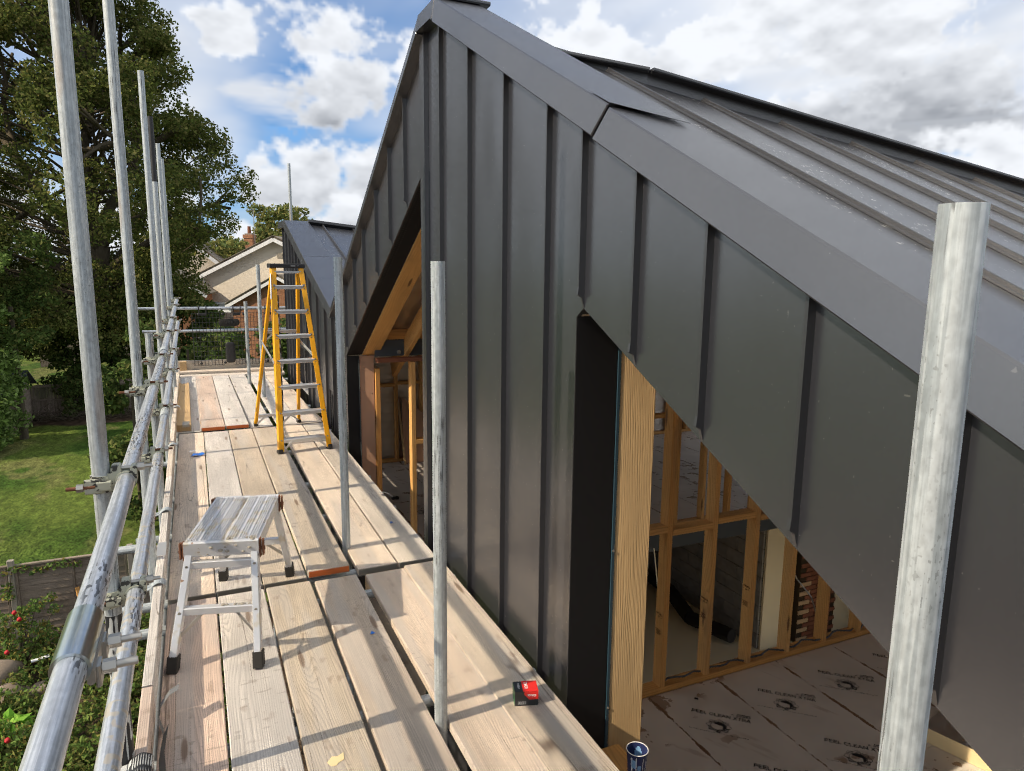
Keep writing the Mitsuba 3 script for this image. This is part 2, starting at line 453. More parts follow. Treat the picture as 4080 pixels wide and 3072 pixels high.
def iri_col(p, n, uv):
    t = uv.x - 3 * dr.floor(uv.x / 3.0)
    k = noise(t * 42, uv.y * 5, 2.0); k2 = noise(t * 30 + 9, uv.y * 3, 7.0)
    c = mix((0.62, 0.68, 0.60), (0.46, 0.60, 0.72), smoothstep(.3, .7, k))
    c = mix(c, mi.Color3f(0.62, 0.48, 0.50), smoothstep(.55, .8, k2) * 0.7)
    return c * (0.92 + 0.12 * noise(t * 300, uv.y * 80))


def paint_col(p, n, uv):
    k = smoothstep(0.56, 0.62, fbm(p.x * 75, p.y * 75, p.z * 75, 3))
    return mix((0.40, 0.41, 0.33), (0.05, 0.05, 0.045), k)


P = mikit.proc
scene['m_board'] = two(bump(pri(P(board_col), .75, spec=.3), board_h, .0016))
scene['m_timber'] = two(pri(P(timber_col), .62, spec=.35))
scene['m_pale'] = two(bump(pri(P(pale_col), .62, spec=.35), board_h, .0022))
scene['m_fence'] = two(pri(P(fence_col), .8, spec=.2))
scene['m_galv'] = two(pri(P(galv_col), .48, .35))
scene['m_rail'] = two(pri(P(rail_col), .33, .6))
scene['m_scuff'] = two(pri(P(scuff_col), .5, .2))
scene['m_clad'] = two(bump(pri_eta(P(clad_col), .30, 2.5), clad_h, .010, .01))
scene['m_cladplain'] = two(pri_eta((.020, .021, .025), .33, 1.95))
scene['m_revealblack'] = two(pri((.011, .011, .012), .6, 0, .25))  # near-black finish for the reveal and soffit panels, darker than the cladding
scene['m_floor'] = two(pri(P(floor_col), .5, spec=.4))
scene['m_foil'] = two(bump(pri((.56, .52, .47), .30, .9), foil_h, .006, .003))
scene['m_grass'] = two(bump(pri(P(grass_col), .8, spec=.15), grass_h, .05, .01))
scene['m_brick'] = two(pri(P(brick_fn((.23, .095, .05), (.32, .15, .08), (.30, .25, .20))), .8, spec=.2))
scene['m_yellowbrick'] = two(pri(P(brick_fn((.42, .26, .11), (.50, .33, .16), (.42, .36, .27))), .8, spec=.2))
scene['m_tile'] = two(pri(P(tile_col), .8, spec=.2))
scene['m_bark'] = two(pri(P(bark_col), .9, spec=.1))
scene['m_stone'] = two(pri(P(stone_col), .85, spec=.2))
scene['m_alustep'] = two(pri(P(alu_col), .38, .5))
scene['m_alu'] = two(pri((.66, .67, .68), .35, .7))
scene['m_render'] = two(pri(P(render_col), .85, spec=.2))
scene['m_concrete'] = two(pri(P(conc_col), .85, spec=.2))
scene['m_block'] = two(pri(P(block_col), .9, spec=.15))
scene['m_zinc'] = two(pri(P(iri_col), .20, .95))
scene['m_coupler'] = two(pri(P(paint_col), .5, .3))
scene['m_white'] = two(pri((.72, .74, .77), .5))
scene['m_black'] = two(pri((.018, .018, .02), .5))
scene['m_rubber'] = two(pri((.03, .028, .026), .7, spec=.3))
scene['m_yellow'] = two(pri((.76, .36, .008), .38, spec=.5))
scene['m_bolt'] = two(pri((.42, .41, .38), .35, .8))
scene['m_rust'] = two(pri((.15, .062, .032), .85, .1))
scene['m_ply'] = two(pri((.40, .235, .155), .7, spec=.25))
scene['m_osb'] = two(pri((.50, .40, .28), .8, spec=.2))
scene['m_ink'] = two(pri((.02, .02, .022), .7, spec=.2))
scene['m_stamp'] = two(pri((.13, .055, .02), .7, spec=.2))
scene['m_orange'] = two(pri((.55, .13, .03), .6))
scene['m_blue'] = two(pri((.02, .13, .50), .4))
scene['m_tape'] = two(pri((.02, .055, .08), .5))
scene['m_plaster'] = two(pri((.72, .64, .46), .85, spec=.2))
scene['m_foam'] = two(pri((.72, .58, .33), .8, spec=.2))
scene['m_steel'] = two(pri((.07, .085, .10), .5, .2))
scene['m_cable'] = two(pri((.05, .055, .065), .5))
scene['m_red'] = two(pri((.66, .025, .02), .35))
scene['m_boxblack'] = two(pri((.018, .022, .026), .4))
scene['m_boxgreen'] = two(pri((.02, .11, .035), .4))
scene['m_print'] = two(pri((.78, .78, .78), .5))
scene['m_cup'] = two(pri((.025, .035, .11), .35))
scene['m_cupblue'] = two(pri((.20, .38, .62), .4))
scene['m_greystrip'] = two(pri((.13, .135, .14), .55))
scene['m_glass'] = {'type': 'thindielectric', 'int_ior': 1.5}
scene['m_dirt'] = two(pri((.05, .036, .024), .9, spec=.1))
scene['m_soilbrick'] = two(pri((.21, .085, .05), .85, spec=.2))
scene['m_palebrick'] = two(pri((.47, .33, .20), .85, spec=.2))
scene['m_leaf'] = {'type': 'principledthin', 'base_color': {'type': 'mesh_attribute', 'name': 'vertex_color'}, 'roughness': .55, 'spec_trans': 0.0, 'diff_trans': .55}
scene['m_flower'] = two(pri((.42, .012, .02), .7))

GZ = -5.2     # ground level below the scaffold

# ------------------------------------------------------------------ ground
k = struct('lawn')
g = MB()
xs = np.linspace(-60, 40, 41)
g.quad([(-160, -60, GZ), (160, -60, GZ), (160, 400, GZ), (-160, 400, GZ)])
put(k, g, 'm_grass')

# ------------------------------------------------------------------ scaffold boards
ROWS = {1: -.095, 2: .138, 3: .374, 4: .6195, 5: .896, 6: 1.116}
MID = {1: -.096, 2: .1345, 3: .365, 4: .5975, 5: .868, 6: 1.103}
FAR = {1: -.112, 2: .112, 3: .344, 4: .584, 5: .862, 6: 1.092}
ORD = {1: 'first from the toe board', 2: 'second from the toe board', 3: 'third from the toe board', 4: 'fourth, left of the post gap', 5: 'fifth, right of the post gap', 6: 'sixth, beside the metal wall'}
LOOK = {('near', 1): 'brown stained', ('near', 2): 'tan knotty', ('near', 3): 'pale cracked', ('near', 4): 'grey weathered', ('near', 5): 'dark stained rough', ('near', 6): 'pale grey',
        ('mid', 1): 'reddish nail marked', ('mid', 2): 'pale grained', ('mid', 3): 'light brown', ('mid', 4): 'orange tipped', ('mid', 5): 'warm brown', ('mid', 6): 'pale dusty',
        ('far', 1): 'dark reddish', ('far', 2): 'pinkish orange tipped', ('far', 3): 'cracked orange tipped', ('far', 4): 'pale', ('far', 5): 'sunlit brown', ('far', 6): 'pale'}
WHERE = {'near': 'nearest run', 'mid': 'middle run', 'far': 'far run'}
for sec, y0, y1, cx in (('near', -.22, 3.685, ROWS), ('mid', 3.735, 7.60, MID), ('far', 7.655, 11.53, FAR)):
    for r in range(1, 7):
        t = thing('scaffold_board', f'{LOOK[sec, r]} scaffold board in the {WHERE[sec]}, {ORD[r]}', 'board', 'scaffold boards of the platform')
        dz0, dz1 = rng.uniform(-.003, .002), rng.uniform(-.003, .002)
        if (sec, r) == ('mid', 4): dz0 = .030
        if sec == 'far' and r in (2, 3): dz0 = .034
        if (sec, r) == ('near', 5): dz1 = -.012
        sh = -.033 if sec == 'far' else 0
        j = rng.uniform(-.018, .018, 2)
        if sec == 'near' and r == 4: j[1] = -.03
        a, b = (cx[r], y0 + j[0] * .5, -.019 + dz0), (cx[r] + sh, y1 + j[1] * .6, -.019 + dz1)
        part(t, 'plank', MB().beam(a, b, .2245, .038, ch=.004), 'm_board')
        col = 'm_orange' if (sec, r) in (('mid', 4), ('far', 2), ('far', 3)) else 'm_bolt'
        for yy, zz, xx in ((a[1] - .0012, a[2], a[0]), (b[1] + .0012, b[2], b[0])):
            part(t, 'end_band', MB().box((xx - .108, yy - .0012, zz - .016), (xx + .108, yy + .0012, zz + .016), ch=.0004), col)

# toe board along the outer edge, three lengths
for i, (y0, y1, lab) in enumerate([(-.3, 2.72, 'rough sawn brown toe board nearest the camera along the outer edge'), (2.725, 5.6, 'weathered toe board along the outer edge behind the bench'), (5.3, 11.6, 'far toe board along the outer edge beside the timber offcut')]):
    t = thing('toe_board', lab, 'board', 'toe boards along the outer edge')
    xo = (0, -.0, .012)[i]
    part(t, 'plank', MB().beam((-.239 - xo * .0, y0, .066 + .004 * (i == 1)), (-.239 - (.03 if i == 2 else 0), y1, .066), .038, .128, ch=.003), 'm_board')

# ------------------------------------------------------------------ scaffold tubes
R0 = .02415


def tube_thing(name, lab, p0, p1, mat='m_galv', group=None, cat='tube', n=28):
    t = thing(name, lab, cat, group)
    put(t, MB().tube(p0, p1, R0, n=n, inner=.0205), mat, smooth=True)
    return t


OUT = [(2.33, 3.33, 'tallest looking galvanised post at the left, nearest of the outer row'), (3.99, 3.45, 'second galvanised post of the outer row, top out of view'),
       (6.73, 3.217, 'third tall galvanised post of the outer row, top showing against the tree'), (8.05, 3.103, 'outer post with a black painted top'),
       (9.82, 3.11, 'tall outer post just right of the black topped one'), (11.16, 3.108, 'farthest tall post of the outer row'), (0.55, 3.3, 'outer post beside the camera')]
for y, z, lab in OUT[:6]:
    t = thing('scaffold_post', lab, 'post', 'outer scaffold posts')
    low = .62 if y == 2.33 else None
    if y == 8.05:
        part(t, 'tube', MB().tube((-.28, y, GZ), (-.28, y, z - .62), R0, inner=.0205), 'm_galv', True)
        part(t, 'painted_top', MB().tube((-.28, y, z - .62), (-.28, y, z), R0, inner=.0205), 'm_black', True, label='black painted top end of the post')
    elif low is not None:
        part(t, 'tube', MB().tube((-.28, y, low), (-.28, y, z), R0, inner=.0205), 'm_galv', True)
        part(t, 'scuffed_length', MB().tube((-.28, y, GZ), (-.28, y, low), R0, inner=.0205), 'm_scuff', True, label='black flaking lower length of the post')
    else:
        put(t, MB().tube((-.28, y, GZ), (-.28, y, z), R0, inner=.0205), 'm_galv', True)
tube_thing('scaffold_post', 'short galvanised post ending just above the upper guard rail', (-.28, 5.19, GZ), (-.28, 5.19, 1.228), cat='post', group='outer scaffold posts')
INN = [(.76, .507, 1.752, 'thick blurred galvanised post close to the camera at the right'), (.757, 2.285, 1.698, 'galvanised post in front of the tall dark wall panels'),
       (.757, 4.068, 1.728, 'galvanised post with a greenish cast right of the yellow ladder'), (.742, 7.25, 1.387, 'rusty dark post seen through the yellow ladder'),
       (.76, 9.42, 1.683, 'slim post just left of the yellow ladder top'), (.665, 10.55, 1.17, 'short slim post left of the ladder, leftmost of the inner row')]
for x, y, z, lab in INN:
    tube_thing('scaffold_post', lab, (x, y, GZ), (x, y, z), 'm_scuff' if y == 7.25 else 'm_galv', 'inner scaffold posts', 'post', n=40)
tube_thing('scaffold_post', 'thin galvanised pole standing behind the lower rear gable against the sky', (1.59, 12.6, GZ), (1.585, 12.6, 3.35), cat='post')

RX = -.214
tube_thing('guard_rail', 'upper guard rail, near length running out below the left corner', (RX - .001, -.4, 1.037), (RX, 1.315, 1.037), 'm_rail', 'guard rails along the outer edge', 'rail', 40)
tube_thing('guard_rail', 'upper guard rail, middle length with cement smears', (RX, 1.318, 1.037), (RX, 5.62, 1.052), 'm_rail', 'guard rails along the outer edge', 'rail', 40)
tube_thing('guard_rail', 'upper guard rail, far length ending at the cross rail', (RX, 5.623, 1.056), (RX - .004, 11.45, 1.172), 'm_rail', 'guard rails along the outer edge', 'rail')
tube_thing('guard_rail', 'lower guard rail, near length beside the toe board', (RX, -.4, .655), (RX, 5.05, .70), 'm_rail', 'guard rails along the outer edge', 'rail', 40)
tube_thing('guard_rail', 'lower guard rail, far length', (RX, 5.053, .70), (RX - .004, 11.3, .86), 'm_rail', 'guard rails along the outer edge', 'rail')
tube_thing('guard_rail', 'upper cross rail at the far end carrying the mesh panel', (-.80, 12.05, 1.004), (2.0, 12.05, .985), 'm_rail', 'cross rails at the far end', 'rail')
tube_thing('guard_rail', 'lower cross rail at the far end behind the mesh panel', (-.74, 12.07, .650), (2.0, 12.07, .636), 'm_rail', 'cross rails at the far end', 'rail')
tube_thing('ledger', 'ledger tube just below the boards beside the toe board', (-.236, -.5, -.10), (-.236, 11.6, -.10), 'm_galv', 'ledgers under the platform', 'tube')
tube_thing('ledger', 'lower ledger tube under the gap of the inner posts', (.70, -.5, -.16), (.70, 12.2, -.16), 'm_galv', 'ledgers under the platform', 'tube')
for i, y in enumerate([.45, 1.45, 2.51, 3.54, 3.83, 4.82, 5.62, 6.7, 7.45, 7.8, 8.9, 9.9, 11.2, 11.9]):
    tube_thing('transom', 'galvanised cross tube under the boards, glimpsed through the gap', (-.42, y, -.064), (1.26, y, -.064), 'm_galv', 'transoms under the boards', 'tube', 20)
for i, y in enumerate([4.4, 6.35, 8.4]):
    tube_thing('brace_tube', ['short level tube outside the lower rail at the second post', 'short level tube outside the lower rail at the third post', 'short level tube outside the lower rail at the fourth post'][i], (-.55, y, .05), (-.245 - .06, y, .05), 'm_galv', None, 'tube', 16)


def coupler(lab, y, zr, xr=RX, xp=-.28, nutmat='m_bolt', boltmat='m_rust', detail=True):
    """right-angle coupler: one band round the post, one round the rail"""
    t = thing('coupler', lab, 'coupler', 'couplers joining rails and posts')
    b = MB()
    b.tube((xp, y, zr - .030), (xp, y, zr + .020), .0290, inner=.0243, n=26)
    b.tube((xr, y - .024, zr), (xr, y + .024, zr), .0290, inner=.0243, n=26)
    b.box(((xp + xr) / 2 - .016, y - .021, zr - .028), ((xp + xr) / 2 + .016, y + .021, zr + .026), .004)
    part(t, 'bands', b, 'm_coupler')
    part(t, 'hinge_flap', MB().box((xp - .040, y - .040, zr - .027), (xp + .004, y - .0275, zr + .017), .004), 'm_coupler')
    part(t, 'hinge_flap', MB().box((xp - .012, y - .044, zr - .02), (xp + .028, y - .030, zr + .01), .004), 'm_coupler')
    part(t, 'hinge_flap', MB().box((xr - .038, y - .021, zr + .020), (xr - .012, y + .021, zr + .047), .004), 'm_coupler')
    part(t, 'hinge_flap', MB().box((xr + .012, y - .022, zr + .012), (xr + .030, y + .022, zr + .042), .005), 'm_coupler')
    part(t, 'bolt', MB().tube((xp - .012, y - .037, zr - .005), (xp - .086, y - .037, zr - .005), .0056, n=10), boltmat, True)
    part(t, 'nut', MB().hexnut((xp - .042, y - .037, zr - .005), (xp - .060, y - .037, zr - .005), .0125), nutmat)
    part(t, 'bolt', MB().tube((xr - .02, y, zr + .035), (xr + .070, y, zr + .035), .0056, n=10), boltmat if y > 3 else 'm_bolt', True)
    part(t, 'nut', MB().hexnut((xr + .032, y, zr + .035), (xr + .050, y, zr + .035), .0125), nutmat)


def zr1(y): return 1.037 + max(y - 1.3, 0) / 4.3 * .015 if y < 5.62 else 1.056 + (y - 5.62) / 5.83 * .116


def zr2(y): return .655 + (y + .4) / 5.45 * .045 if y < 5.05 else .70 + (y - 5.05) / 6.25 * .16


NAMES = {2.33: 'nearest outer post', 3.99: 'second outer post', 5.19: 'short outer post', 6.73: 'third tall outer post', 8.05: 'black topped post', 9.82: 'post after the black topped one', 11.16: 'farthest outer post'}
for y, nme in NAMES.items():
    coupler(f'flaking grey coupler joining the upper guard rail to the {nme}', y, zr1(y))
    coupler(f'flaking grey coupler joining the lower guard rail to the {nme}', y, zr2(y))
t = thing('sleeve_coupler', 'shiny iridescent zinc sleeve with two bolts joining the upper guard rail', 'coupler')
part(t, 'sleeve', MB().tube((RX, 1.225, 1.037), (RX, 1.405, 1.037), .0300, inner=.0246, n=48), 'm_zinc', True)
part(t, 'flange', MB().box((RX + .020, 1.235, 1.000), (RX + .032, 1.395, 1.030), .004).box((RX + .030, 1.25, .985), (RX + .038, 1.285, 1.022), .003).box((RX + .030, 1.335, .985), (RX + .038, 1.375, 1.022), .003), 'm_bolt')
for yy in (1.268, 1.355):
    part(t, 'bolt', MB().tube((RX + .02, yy, 1.010), (RX + .092, yy, 1.012), .0064, n=16), 'm_bolt', True)
    part(t, 'nut', MB().hexnut((RX + .040, yy, 1.011), (RX + .060, yy, 1.0115), .0125), 'm_bolt')
part(t, 'thread', MB().tube((RX + .061, 1.268, 1.0113), (RX + .0905, 1.268, 1.012), .0070, n=16), 'm_bolt', True)
t = thing('sleeve_coupler', 'dull grey sleeve joining the lengths of the upper rail past the short post', 'coupler')
put(t, MB().tube((RX, 5.55, 1.053), (RX, 5.70, 1.057), .0290, inner=.0246), 'm_galv', True)
t = thing('sleeve_coupler', 'pale blue sleeve joining the lengths of the lower guard rail', 'coupler')
put(t, MB().tube((RX, 4.95, .70), (RX, 5.16, .703), .0290, inner=.0246), 'm_galv', True)


def toe_clip(y, lab, mat='m_galv', WD=.06):
    t = thing('toe_board_clip', lab, 'clip', 'metal clips over the toe board')
    b = MB(); pts = []
    for a in np.linspace(0, 1, 9):
        pts.append((-.262 + .058 * a, .137 + .014 * math.sin(math.pi * a) - .0 * a))
    pts += [(-.2005, .125), (-.200, .10)]
    pts = [(-.300, .118), (-.275, .122)] + pts
    for (x0, z0), (x1, z1) in zip(pts[:-1], pts[1:]):
        b.quad([(x0, y, z0), (x1, y, z1), (x1, y + WD, z1), (x0, y + WD, z0)])
        b.quad([(x0, y + WD, z0 - .004), (x1, y + WD, z1 - .004), (x1, y, z1 - .004), (x0, y, z0 - .004)])
        b.quad([(x0, y, z0 - .004), (x1, y, z1 - .004), (x1, y, z1), (x0, y, z0)])
    part(t, 'hook', b, mat)
    part(t, 'bolt', MB().tube((-.300, y + WD / 2, .085), (-.300, y + WD / 2, .150), .006, n=10), 'm_rust', True)


toe_clip(2.215, 'black scuffed hooked clip over the toe board near the bottom edge', 'm_scuff', .085)
toe_clip(3.62, 'curved galvanised clip over the toe board behind the bench')
toe_clip(4.75, 'curved clip over the toe board next to the second post')
toe_clip(6.55, 'curved clip over the toe board beside the blue scrap')
toe_clip(8.35, 'curved clip over the toe board by the near end of the offcut')
t = thing('tape_patch', 'silver tape patch stuck on top of the toe board beside the bench', 'tape')
put(t, MB().box((-.262, 4.02, .1295), (-.216, 4.22, .1335), .0005), 'm_alu')
t = thing('rubber_strip', 'curled dark grey strip hanging over the toe board at the bottom left', 'strip')
b = MB(); pp = [(-.190, 2.58, .012), (-.205, 2.60, .055), (-.196, 2.62, .095), (-.165, 2.66, .115), (-.135, 2.68, .118)]
for q0, q1 in zip(pp[:-1], pp[1:]): b.quad([q0, q1, (q1[0], q1[1] + .055, q1[2] - .01), (q0[0], q0[1] + .055, q0[2] - .01)])
pp = [(-.190, 2.58, .012), (-.200, 2.45, .006), (-.190, 2.30, .004), (-.172, 2.24, .018)]
for q0, q1 in zip(pp[:-1], pp[1:]): b.quad([q0, q1, (q1[0] + .02, q1[1], q1[2] + .03), (q0[0] + .02, q0[1], q0[2] + .04)])
put(t, b, 'm_greystrip')

# far end: toe board, loose planks, mesh panel
t = thing('toe_board', 'brown toe board across the far end below the mesh panel', 'board', 'boards at the far end')
part(t, 'plank', MB().beam((-.30, 12.12, .088), (1.30, 12.05, .082), .038, .176), 'm_board')
t = thing('loose_plank', 'loose plank laid across the far end of the platform', 'board', 'boards at the far end')
part(t, 'plank', MB().beam((-.285, 11.93, .015), (1.26, 11.84, .020), .20, .038), 'm_board')
t = thing('loose_plank', 'thin plank lying across the board ends before the loose plank', 'board', 'boards at the far end')
part(t, 'plank', MB().beam((-.285, 11.68, -.02), (1.26, 11.64, -.02), .22, .038), 'm_board')
t = thing('timber_block', 'yellow timber block end standing in the far left corner', 'block')
put(t, MB().box((-.25, 11.985, .036), (-.155, 12.08, .172), .003), 'm_pale')
t = thing('mesh_guard', 'black wire mesh guard panel hooked on the upper cross rail at the far end', 'mesh panel')
mg = MB(); yy = 12.02
for x in np.r_[np.arange(-.035, .37, .05), np.arange(.37, 1.29, .05)]:
    long = not (.40 < x < .55)
    mg.tube((x, yy, .10 if long else .16), (x, yy, .925), .0032 if (abs(x + .035) > .01) else .005, n=6)
for z in np.arange(.10, .94, .075):
    mg.tube((-.035, yy - .004, z), (.40, yy - .004, z), .0032, n=6)
    mg.tube((.54, yy - .004, z), (1.29, yy - .004, z), .0032, n=6)
    if z > .3: mg.tube((.40, yy - .004, z), (.54, yy - .004, z), .0032, n=6)
part(t, 'wire_grid', mg, 'm_black')
for x0 in (.12, .62, 1.1):
    part(t, 'hook', MB().path([(x0 - .05, yy, .90), (x0 - .055, yy - .005, 1.01), (x0 - .05, yy + .035, 1.035)], .008).path([(x0 + .05, yy, .90), (x0 + .055, yy - .005, 1.01), (x0 + .05, yy + .035, 1.035)], .008).box((x0 - .055, yy - .012, .885), (x0 + .055, yy + .006, .925), .005), 'm_black')
for z in (.905, .535, .135):
    for x in (.06, .41, .72, 1.05):
        mm = trimesh.creation.icosphere(2, .022); mm.apply_scale([1, .6, 1]); mm.apply_translation([x, yy - .012, z])
        part(t, 'button', mm, 'm_black', True)
hb = hullm([(.40, yy - .01, .77), (.60, yy - .01, .77)], .058).scale((1, .18, 1)).translate((0, yy * (1 - .18), 0))
part(t, 'name_badge', hb, 'm_rubber', 40)
part(t, 'badge_mark', MB().box((.455, yy - .024, .755), (.475, yy - .018, .80), .001).box((.485, yy - .024, .755), (.515, yy - .018, .80), .001).box((.525, yy - .024, .755), (.555, yy - .018, .80), .001), 'm_black')
hb = hullm([(.46, yy - .015, .16), (.53, yy - .015, .16), (.46, yy - .015, .42), (.53, yy - .015, .42)], .045)
hb = hb.scale((.85, .3, .95)).translate((.495 * .15, yy * .7 - .012, .02))
part(t, 'toe_clip', hb, 'm_black', 40)

# timber offcut with nail plates, small litter on the boards
t = thing('timber_offcut', 'pale planed timber offcut with nail plates lying beside the toe board', 'timber')
part(t, 'plank', MB().beam((-.166, 7.70, .036), (-.190, 10.52, .036), .142, .064, ch=.003), 'm_pale')
part(t, 'nail_plate', MB().box((-.175, 7.695, .069), (-.11, 7.86, .0712), .0004).box((-.175, 7.693, .045), (-.11, 7.6965, .071), .0004), 'm_bolt')
part(t, 'nail_plate', MB().box((-.215, 10.45, .069), (-.15, 10.95, .0712), .0004), 'm_alu')
t = thing('plastic_scrap', 'crumpled blue and white plastic scrap lying on the stained board', 'scrap')
v = np.array([(0, 0, .004), (.035, -.01, .016), (.075, .0, .006), (.11, .012, .014), (.02, .05, .018), (.06, .075, .008), (.09, .06, .02)])
b = MB()
for tri in ((0, 1, 4), (1, 2, 5), (1, 5, 4), (2, 3, 6), (2, 6, 5)): b.quad([v[i] * 1.05 + (-.10, 6.62, .002) for i in tri])
part(t, 'film', b, 'm_blue')
part(t, 'label', MB().quad([np.array(q) for q in [(-.115, 6.70, .032), (-.06, 6.69, .036), (-.05, 6.73, .03), (-.10, 6.76, .028)]]), 'm_white', label='white piece of the scrap')
t = thing('plastic_scrap', 'curled clear grey plastic sliver on the board edge by the left opening', 'scrap')
b = MB(); pp = [(1.16 + .02 * i, 4.94 - .028 * i, .012 + .028 * math.sin(.5 + i * .6)) for i in range(5)]
for q0, q1 in zip(pp[:-1], pp[1:]): b.quad([q0, q1, (q1[0] + .02, q1[1] + .05, q1[2] - .012), (q0[0] + .02, q0[1] + .05, q0[2] - .012)])
put(t, b, 'm_greystrip')
for i, (x, y) in enumerate([(1.10, 4.36), (.655, 3.0)]):
    t = thing('plastic_scrap', ['tiny blue chip on the board left of the dark pier', 'tiny blue chip on the grey board near the bench'][i], 'scrap')
    put(t, MB().quad([(x, y, .004), (x + .022, y - .01, .010), (x + .012, y + .03, .003)]).quad([(x, y, .003), (x + .012, y + .03, .002), (x + .022, y - .01, .009)]), 'm_blue')
t = thing('board_chip', 'flat tan chip of board lying on the pale cracked board near the bottom', 'scrap')
put(t, trimesh.creation.extrude_polygon(Polygon([(.325, 2.215), (.345, 2.24), (.362, 2.232), (.385, 2.245), (.382, 2.21), (.36, 2.20), (.352, 2.19), (.335, 2.192)]), .003, engine='earcut').apply_translation([0, 0, .0005]), 'm_foam')
t = thing('wood_chip', 'small wood chip on the dark reddish board beside the offcut', 'scrap')
put(t, MB().beam((.0, 8.0, .012), (.035, 8.03, .014), .03, .02, ch=.004), 'm_pale')

# ------------------------------------------------------------------ the metal clad building
BL = thing('clad_building', 'unfinished building clad in dark grey standing seam metal with two open triangular gable openings', 'building')
XF, XC = 1.300, 1.250          # outer face of the cladding, outer face of the verge flashing
zt = lambda y: 1.908 + .499 * (y - 1.45)                       # right verge, top edge
LT = [(4.10, 3.075), (6.46, 1.668), (7.21, 1.262)]             # left verge, top edge
LB = [(4.10, 2.985), (4.731, 2.601), (5.5, 2.171), (6.449, 1.614), (7.21, 1.165)]
RT = [(7.21, 1.262), (9.02, 1.790), (10.73, 2.312), (11.45, 2.326)]
zo = lambda y: 1.534 + .4945 * (y - 2.242)                     # slope over the right opening
zl = lambda y: 2.081 - .560 * (y - 4.471)                      # slope over the left opening
YA, YE, YM = -2.6, 11.45, 6.70
top = [(YA, zt(YA) - .05), (3.80, 3.02), (4.10, 3.02), (6.46, 1.61), (7.21, 1.20), (9.02, 1.73), (10.73, 2.25), (YE, 2.26)]
face = Polygon([(YA, -1.6)] + top + [(YE, -1.6)])
open_r = Polygon([(2.291, -1.7), (2.291, 1.50), (2.242, 1.534), (YA - .1, zo(YA - .1)), (YA - .1, -1.7)])
open_l = Polygon([(4.16, -1.7), (4.16, zl(4.16)), (YM, zl(YM)), (YM, -1.7)])
WIN = [(9.12, 10.22, -1.25, .62), (7.42, 7.70, -1.25, .35)]
wins = [sbox(a, c, b, d) for a, b, c, d in WIN]
skin = face.difference(open_r).difference(open_l)
for w in wins: skin = skin.difference(w)
SEAMS = [-2.2, -1.78, -1.36, -.94, -.52, -.08, .40, .81, 1.189, 1.551, 1.898, 2.242, 2.519, 2.94, 3.38, 3.814, 4.075, 4.16, 4.533, 4.935, 5.346, 5.794, 6.184, 6.604, 6.95, 7.33, 7.759, 8.271, 8.776, 9.12, 9.643, 9.934, 10.25, 10.526, 10.87, 11.237]
ed = [YA] + SEAMS + [YE]
for a, b in zip(ed[:-1], ed[1:]):
    st = skin.intersection(sbox(a, -3, b, 5))
    for gm in getattr(st, 'geoms', [st]):
        if gm.area < .003: continue
        if a == 4.075:
            part(BL, 'corner_trim', prism(gm.buffer(-.002), XF - .027, 1.34), 'm_clad', label='dark corner trim at the edge of the left opening')
        else:
            part(BL, 'wall_panel', prism(gm.buffer(-.0012, join_style=2), XF + float(rng.uniform(-.0012, .0012)), XF + .012), 'm_clad')
for y in SEAMS:
    if y in (4.16, 4.075): continue
    ln = skin.buffer(.004).intersection(shapely.LineString([(y, -3), (y, 5)]))
    for sg in getattr(ln, 'geoms', [ln]):
        if sg.is_empty or sg.geom_type != 'LineString': continue
        z0, z1 = sorted((sg.coords[0][1], sg.coords[-1][1]))
        tp = .055 if z0 > -1.4 else 0.0
        pl = [(XF + .004, z0 + .006), (XF + .004, z1), (XF - .0255, z1), (XF - .0255, z0 + tp + .03), (XF - .029, z0 + tp), (XF - .012, z0 + .045 if tp else z0), (XF - .0, z0 + .006)]
        m = trimesh.creation.extrude_polygon(Polygon(pl), .011, engine='earcut')
        v = np.array(m.vertices)
        mm = trimesh.Trimesh(np.c_[v[:, 0], y + .0055 - v[:, 2], v[:, 1]], m.faces, process=False)
        part(BL, 'standing_seam', mm, 'm_cladplain')
core = skin.buffer(-.0)
part(BL, 'wall_core', prism(core.buffer(-.004), 1.322, 1.49), 'm_osb')

# verge flashings (front face, soffit and top in one folded piece each); the front face leans out to a drip edge
def lean(mb, line, d=.020):
    for q in (mb.v if isinstance(mb, MB) else mb.vertices):
        if q[0] < 1.27: q[0] -= d * min(max((line(q[1]) - q[2]) / .125, 0), 1)
    return mb


LL = lambda y: float(np.interp(y, [a for a, b in LT], [b for a, b in LT]))
RL = lambda y: float(np.interp(y, [a for a, b in RT], [b for a, b in RT]))
dn = .125
v1 = [(2.036, zt(2.036)), (3.800, zt(3.80) - .003), (3.800, zt(3.8) - .003 - .103), (3.79, zt(3.79) - dn), (2.108, zt(2.108) - dn)]
part(BL, 'verge_flashing', lean(prism(Polygon(v1).convex_hull, XC, 1.50, .004), zt), 'm_clad')
v2 = [(YA, zt(YA)), (2.028, zt(2.028) - .003), (2.099, zt(2.099) - dn - .004), (YA, zt(YA) - dn - .003)]
part(BL, 'verge_flashing', lean(prism(Polygon([(a, b - .004) for a, b in v2]), XC - .002, 1.485, .005), zt), 'm_clad')
